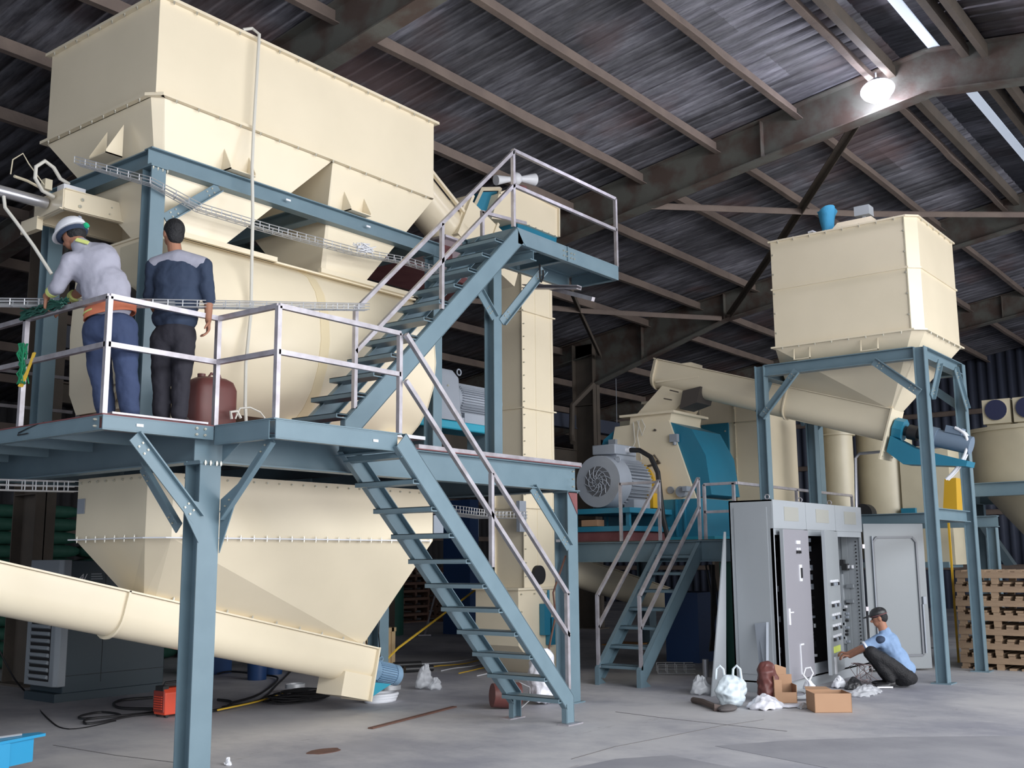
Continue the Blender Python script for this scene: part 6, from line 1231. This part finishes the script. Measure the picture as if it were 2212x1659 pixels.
# crumpled things made from a noisy grid
def crumple(name, c0, rx, ry, h, m, lb, cat, seed, spike=0.0):
    random.seed(seed); g = G(); n, k2 = 18, 7; lp = []
    for j in range(k2):
        t_ = j/(k2-1); r = (1-t_*0.75); z = h*(t_**0.8)
        lp.append([V(c0)+V((rx*r*math.cos(2*PI*i/n)*(1+random.uniform(-.22, .22)), ry*r*math.sin(2*PI*i/n)*(1+random.uniform(-.22, .22)), z*(1+random.uniform(-.25, .25)) if j else 0.002)) for i in range(n)])
    g.loft(lp); o = g.done(name, m, ang=180); o.modifiers.new('soft', 'SUBSURF').levels = 1; o.modifiers[0].render_levels = 2; crease(o); return tag(o, lb, cat)
crumple('plastic_bag', (10.609,9.724,0.000), 0.16, 0.12, 0.30, CLEAR, 'crumpled clear plastic cup shape on the floor right of the gear motor', 'plastic', 1)
crumple('plastic_bag', (10.609,9.546,0.000), 0.12, 0.08, 0.14, CLEAR, 'small clear plastic scrap right of the crumpled clear one', 'plastic', 2)
t = thing('waste_sack', 'white sack leaning behind the foot of the front stairs', 'sack', (10.35, 7.65, 0))
def crump_part(c0, rx, ry, z0, h, m, seed, nm, par):
    random.seed(seed); g = G(); n, k2 = 16, 8; lp = []
    for j in range(k2):
        t_ = j/(k2-1); r = 0.75+0.35*math.sin(t_*PI*0.9)-0.35*t_
        lp.append([V((c0[0], c0[1], z0+h*t_))+V((rx*r*math.cos(2*PI*i/n)*(1+random.uniform(-.2, .2)), ry*r*math.sin(2*PI*i/n)*(1+random.uniform(-.2, .2)), random.uniform(-.02, .02))) for i in range(n)])
    g.loft(lp); o = g.done(nm, m, par, ang=180); o.modifiers.new('soft', 'SUBSURF').levels = 1; o.modifiers[0].render_levels = 2; crease(o); return o
crump_part((10.30, 7.60), 0.20, 0.16, 0.01, 0.62, BAGW, 4, 'sack_body', t)
t = thing('maroon_bucket', 'maroon bucket lying behind the front stair foot', 'bucket', (9.75, 7.7, 0)); g = G(); g.cyl((9.62, 7.8, 0.15), (9.88, 7.62, 0.13), 0.13, 0.15, 24); g.done('bucket_body', JERRY, t)
g = G(); g.tube([(9.88+0.0, 7.62, 0.28), (9.98, 7.54, 0.22), (9.98, 7.54, 0.08), (9.9, 7.6, 0.0)], 0.006, 5); g.done('bucket_handle', WIRE, t)
g = G(); g.tube([(10.400,7.613,0.462), (10.450,7.506,0.993), (10.450,7.535,1.260), (10.500,7.381,1.691)], 0.012, 5); tag(g.done('hanging_wire', RUST), 'thin brown wires hanging on the right platform column', 'wire')

# clutter in front of the cabinets
t = thing('open_carton', 'open empty cardboard box on the floor before the cabinets, at the right', 'box', (11.55, 4.75, 0))
xh, dh, hh = 0.20, 0.17, 0.20; bx = V((11.62, 4.70, 0)); ex = RT*1.0; ey = FW*1.0
def obx(g, a0, a1, b0, b1, z0, z1): g.hexa([bx+ex*a+ey*b_+UP*z for z in (z0, z1) for a, b_ in ((a0, b0), (a1, b0), (a1, b1), (a0, b1))])
g = G(); obx(g, -xh, xh, -dh, -dh+.006, 0, hh); obx(g, -xh, xh, dh-.006, dh, 0, hh); obx(g, -xh, -xh+.006, -dh, dh, 0, hh); obx(g, xh-.006, xh, -dh, dh, 0, hh); obx(g, -xh, xh, -dh, dh, 0, 0.006); g.done('box_walls', CARD, t)
g = G(); g.prism([bx-ex*xh+ey*dh+UP*hh, bx+ex*xh*0.4+ey*dh+UP*hh, bx+ex*xh*0.3+ey*(dh+.12)+UP*(hh+0.015), bx-ex*xh*0.9+ey*(dh+.12)+UP*(hh+.02)], UP*0.005); g.done('flap', CARD, t)
t = thing('torn_carton', 'torn cardboard box standing by the maroon sack', 'box', (12.0, 5.42, 0))
bx = V((12.0, 5.40, 0)); g = G(); obx(g, -0.12, 0.14, -0.10, -0.094, 0, 0.12); obx(g, -0.12, -0.03, -0.10, -0.094, 0.12, 0.26); obx(g, -0.12, -0.114, -0.10, 0.12, 0, 0.30); obx(g, 0.134, 0.14, -0.10, 0.12, 0, 0.20); obx(g, -0.12, 0.14, 0.114, 0.12, 0, 0.30); obx(g, -0.12, 0.14, -0.10, 0.12, 0, 0.006); g.done('box_walls', CARD, t)
g = G(); g.prism([bx-ex*0.12+ey*0.12+UP*0.3, bx+ex*0.08+ey*0.12+UP*0.28, bx+ex*0.1+ey*0.2+UP*0.36, bx-ex*0.02+ey*0.22+UP*0.4], UP*0.005); g.done('flap', CARD, t)
t = thing('maroon_sack', 'shiny maroon plastic sack behind the pale bags', 'sack', (12.0, 5.62, 0)); crump_part((11.92, 5.55), 0.14, 0.12, 0.01, 0.44, JERRY, 8, 'sack_body', t)
t = thing('carrier_bag', 'pale blue plastic carrier bag slumped before the cabinets', 'bag', (11.3, 5.7, 0))
crump_part((11.30, 5.70), 0.24, 0.15, 0.01, 0.33, BAG, 11, 'bag_body', t)
for dx in (-0.12, 0.07): g = G(); c0 = V((11.30, 5.70, 0.30))+RT*dx; g.tube([c0-RT*0.05, c0-RT*0.04+UP*0.11, c0+UP*0.15, c0+RT*0.04+UP*0.11, c0+RT*0.05], 0.014, 6); g.done('bag_handle', BAG, t)
crumple('plastic_film', (11.395,5.348,0.000), 0.28, 0.20, 0.13, BAGW, 'white plastic film spread in front of the pale carrier bag', 'plastic', 12)
g = G(); a_ = V((11.574,5.220,0.000)); g.prism([a_+V((-.1, .1, 0.01)), a_+V((-.05, -.1, 0.01)), a_+V((.28, -.28, 0.01))], V((0, 0, 0.03))); tag(g.done('film_strip', BAGW), 'pointed tail of white film toward the open cardboard box', 'plastic')
crumple('paper_bag', (12.596,5.615,0.000), 0.11, 0.10, 0.24, BAGW, 'white paper bag standing right of the torn cardboard box', 'bag', 13)
g = G(); c0 = V((12.261,5.341,0.000))+V((0, 0, 0.03))
for r in (0.13, 0.10, 0.07): g.tube([c0+RT*(r*1.5*math.cos(a_))+FW*(r*0.9*math.sin(a_))+UP*(0.04+0.03*math.sin(a_)) for a_ in [k_*PI/12 for k_ in range(24)]], 0.018, 6, True)
tag(g.done('cable_reel_coil', CAB), 'grey coil of cable between the torn and the open cardboard boxes', 'cable')
t = thing('knotted_bag', 'small knotted white bag beside the grey cable coil', 'bag', (12.916,5.466,0.000)); q = V((12.916,5.466,0.000)); crump_part((q.x, q.y), 0.06, 0.06, 0.01, 0.14, WHITE, 14, 'bag_body', t)
g = G(); g.tube([q+UP*0.14, q+UP*0.22-RT*0.06, q+UP*0.30-RT*0.03, q+UP*0.31+RT*0.03, q+UP*0.24+RT*0.06, q+UP*0.14], 0.012, 6); g.done('bag_loop', WHITE, t)
crumple('foil_scrap', (11.633,5.002,0.000), 0.10, 0.07, 0.05, WIRE, 'shiny foil scrap in front of the grey cable coil', 'scrap', 15)
crumple('clear_bag', (12.098,6.507,0.000), 0.17, 0.13, 0.22, CLEAR, 'clear plastic bag left of the leaning pale panel', 'bag', 16)
g = G(); a_ = V((11.362,6.217,0.000)); b_ = V((10.908,5.666,0.000)); g.tube([a_+UP*.03, lerp(a_, b_, 0.4)+UP*.045, b_+UP*.03], 0.035, 8); g.cyl(b_-RT*.05+UP*.035, b_+RT*.05+UP*.03, 0.045, 0.03, 10); tag(g.done('dark_rag', mat('brown_rag', (0.12, 0.09, 0.08), 0.9)), 'dark brown rag lying below the clear bag', 'rag')
g = G(); a_ = V((10.965,5.583,0.000)); g.ell(a_+UP*.03, 0.16, 0.09, 0.04); tag(g.done('rag_bundle', mat('grey_rag', (0.10, 0.09, 0.09), 0.9)), 'dark grey bundle below the pale carrier bag', 'rag')
crumple('paper_sheet', (13.664,5.383,0.000), 0.12, 0.09, 0.13, WHITE, 'folded white paper by the squatting person\'s tools', 'paper', 17)
crumple('tool_bag', (13.676,5.189,0.000), 0.20, 0.10, 0.12, BLACKP, 'dark tool bag on the floor by the squatting person', 'bag', 18)
crumple('wrap_heap', (13.204,4.881,0.000), 0.42, 0.16, 0.09, CLEAR, 'flat heap of clear plastic wrap before the squatting person', 'plastic', 19)
g = G(); random.seed(21)
for i in range(10):
    p = V((14.448,5.332,0.000)); g.tube([V((14.008,5.295,0.288))+V((random.uniform(-.06, .06), random.uniform(-.06, .06), 0)), p+V((random.uniform(-.25, .25), random.uniform(-.2, .2), 0.20)), p+V((random.uniform(-.3, .3), random.uniform(-.2, .2), 0.02)), p+V((random.uniform(-.3, .3), random.uniform(-.2, .2), 0.02))], 0.005, 4)
tag(g.done('loose_wires', mat('pinkish_wire', (0.40, 0.30, 0.30), 0.6)), 'loose thin wires hanging from the squatting person\'s hands', 'wires')
g = G(); q = V((13.894,7.391,0.000)); g.cyl(q, q+UP*0.24, 0.045, n=16); tag(g.done('metal_can', ALU), 'shiny narrow metal can by the dark platform leg', 'can')
tray('wire_basket', 'wire mesh tray piece lying on the floor behind the small stairs', [(13.888,8.172,0.020), (14.182,7.728,0.020)], 0.35, 0.12, None, 0.12, 0.005)
trough(thing('screw_conveyor', 'cream inclined conveyor trough passing behind the small stairs', 'conveyor', (15.4, 9.6, 0.6)), (13.9, 9.9, 1.72), (17.0, 9.9, 1.12), 0.36, 0.42)
g = G(); g.box(15.6, 16.4, 8.4, 9.0, 0, 1.1); tag(g.done('dark_blue_cabinet', BLUEB), 'dark blue box under the mill platform', 'box')
g = G(); random.seed(31)
for i in range(9): a_ = 14.6+random.uniform(-.15, .15); g.tube([(a_, 7.6+random.uniform(-.1, .1), 1.55), (a_+random.uniform(-.1, .1), 7.55, 0.9), (a_+random.uniform(-.1, .1), 7.6, 0.3)], 0.014, 5)
tag(g.done('hanging_cables', BLACKR), 'bundle of dark cables hanging behind the small stairs', 'cables')
g = G(); q = V((18.206,11.400,0.000)); g.box(q.x-.4, q.x+.4, q.y-.3, q.y+.3, 0, 0.02); tag(g.done('orange_board', mat('orange_board', (0.40, 0.20, 0.06), 0.8)), 'flat orange brown board on the floor behind the small stairs', 'board')
# sky blue steel piece, bottom left
t = thing('blue_steel_bracket', 'sky blue painted steel piece at the bottom left corner', 'bracket', (4.0, 7.6, 0))
g = G(); g.prism([(3.70, 7.70, 0.37), (4.42, 7.90, 0.37), (4.42, 8.00, 0.37), (3.9, 8.10, 0.37), (3.5, 8.4, 0.37), (3.3, 8.0, 0.37)], (0, 0, 0.02)); g.done('top_plate', CYANB, t)
g = G(); g.prism([(3.70, 7.72, 0.0), (4.10, 7.80, 0.0), (3.9, 8.2, 0.0), (3.4, 8.0, 0.0)], (0, 0, 0.37)); g.prism([(4.12, 7.84, 0.20), (4.33, 7.90, 0.20), (4.28, 7.98, 0.20), (4.05, 7.95, 0.20)], (0, 0, 0.17)); g.done('web', CYANB, t)
g = G(); g.tube([(3.75, 7.95, 0.40), (4.1, 7.93, 0.40), (4.25, 7.93, 0.40)], 0.008, 5); tag(g.done('wire_offcut', WIRE), 'thin shiny wire on top of the sky blue steel piece', 'wire')
crumple('paper_scrap', (5.802,7.510,0.000), 0.05, 0.04, 0.05, WHITE, 'small white paper scrap right of the front column base', 'paper', 40)
# green sacks stacked far left
random.seed(2); nth = ['bottom', 'second', 'third', 'fourth', 'fifth', 'sixth', 'seventh', 'eighth', 'ninth', 'tenth', 'eleventh', 'top']
cols = ['leftmost', 'second from left', 'third from left', 'fourth from left', 'rightmost']; sk = None
for c_ in range(5):
    for r_ in range(12):
        if sk is None:
            g = G(); lp = [[V((w_*math.copysign(abs(math.cos(a_))**0.6, math.cos(a_)), yy, 0.12+hh_*math.sin(a_))) for a_ in [k_*PI/8 for k_ in range(16)]] for yy, w_, hh_ in ((-0.30, 0.30, 0.05), (-0.24, 0.42, 0.10), (0, 0.44, 0.12), (0.24, 0.42, 0.10), (0.30, 0.30, 0.05))]
            g.loft(lp); sk = g.done('sack', GREENSACK, ang=60); o = sk
        else: o = sk.copy(); COL.objects.link(o)
        o.location = (8.5+c_*0.86+random.uniform(-.03, .03), 17.2-c_*0.2+random.uniform(-.03, .03), r_*0.215); o.rotation_euler = (0, 0, random.uniform(-.05, .05))
        tag(o, 'green woven sack, %s in its column, %s column of the far stack' % (nth[r_], cols[c_]), 'sack', 'green sacks stacked behind the compressor')
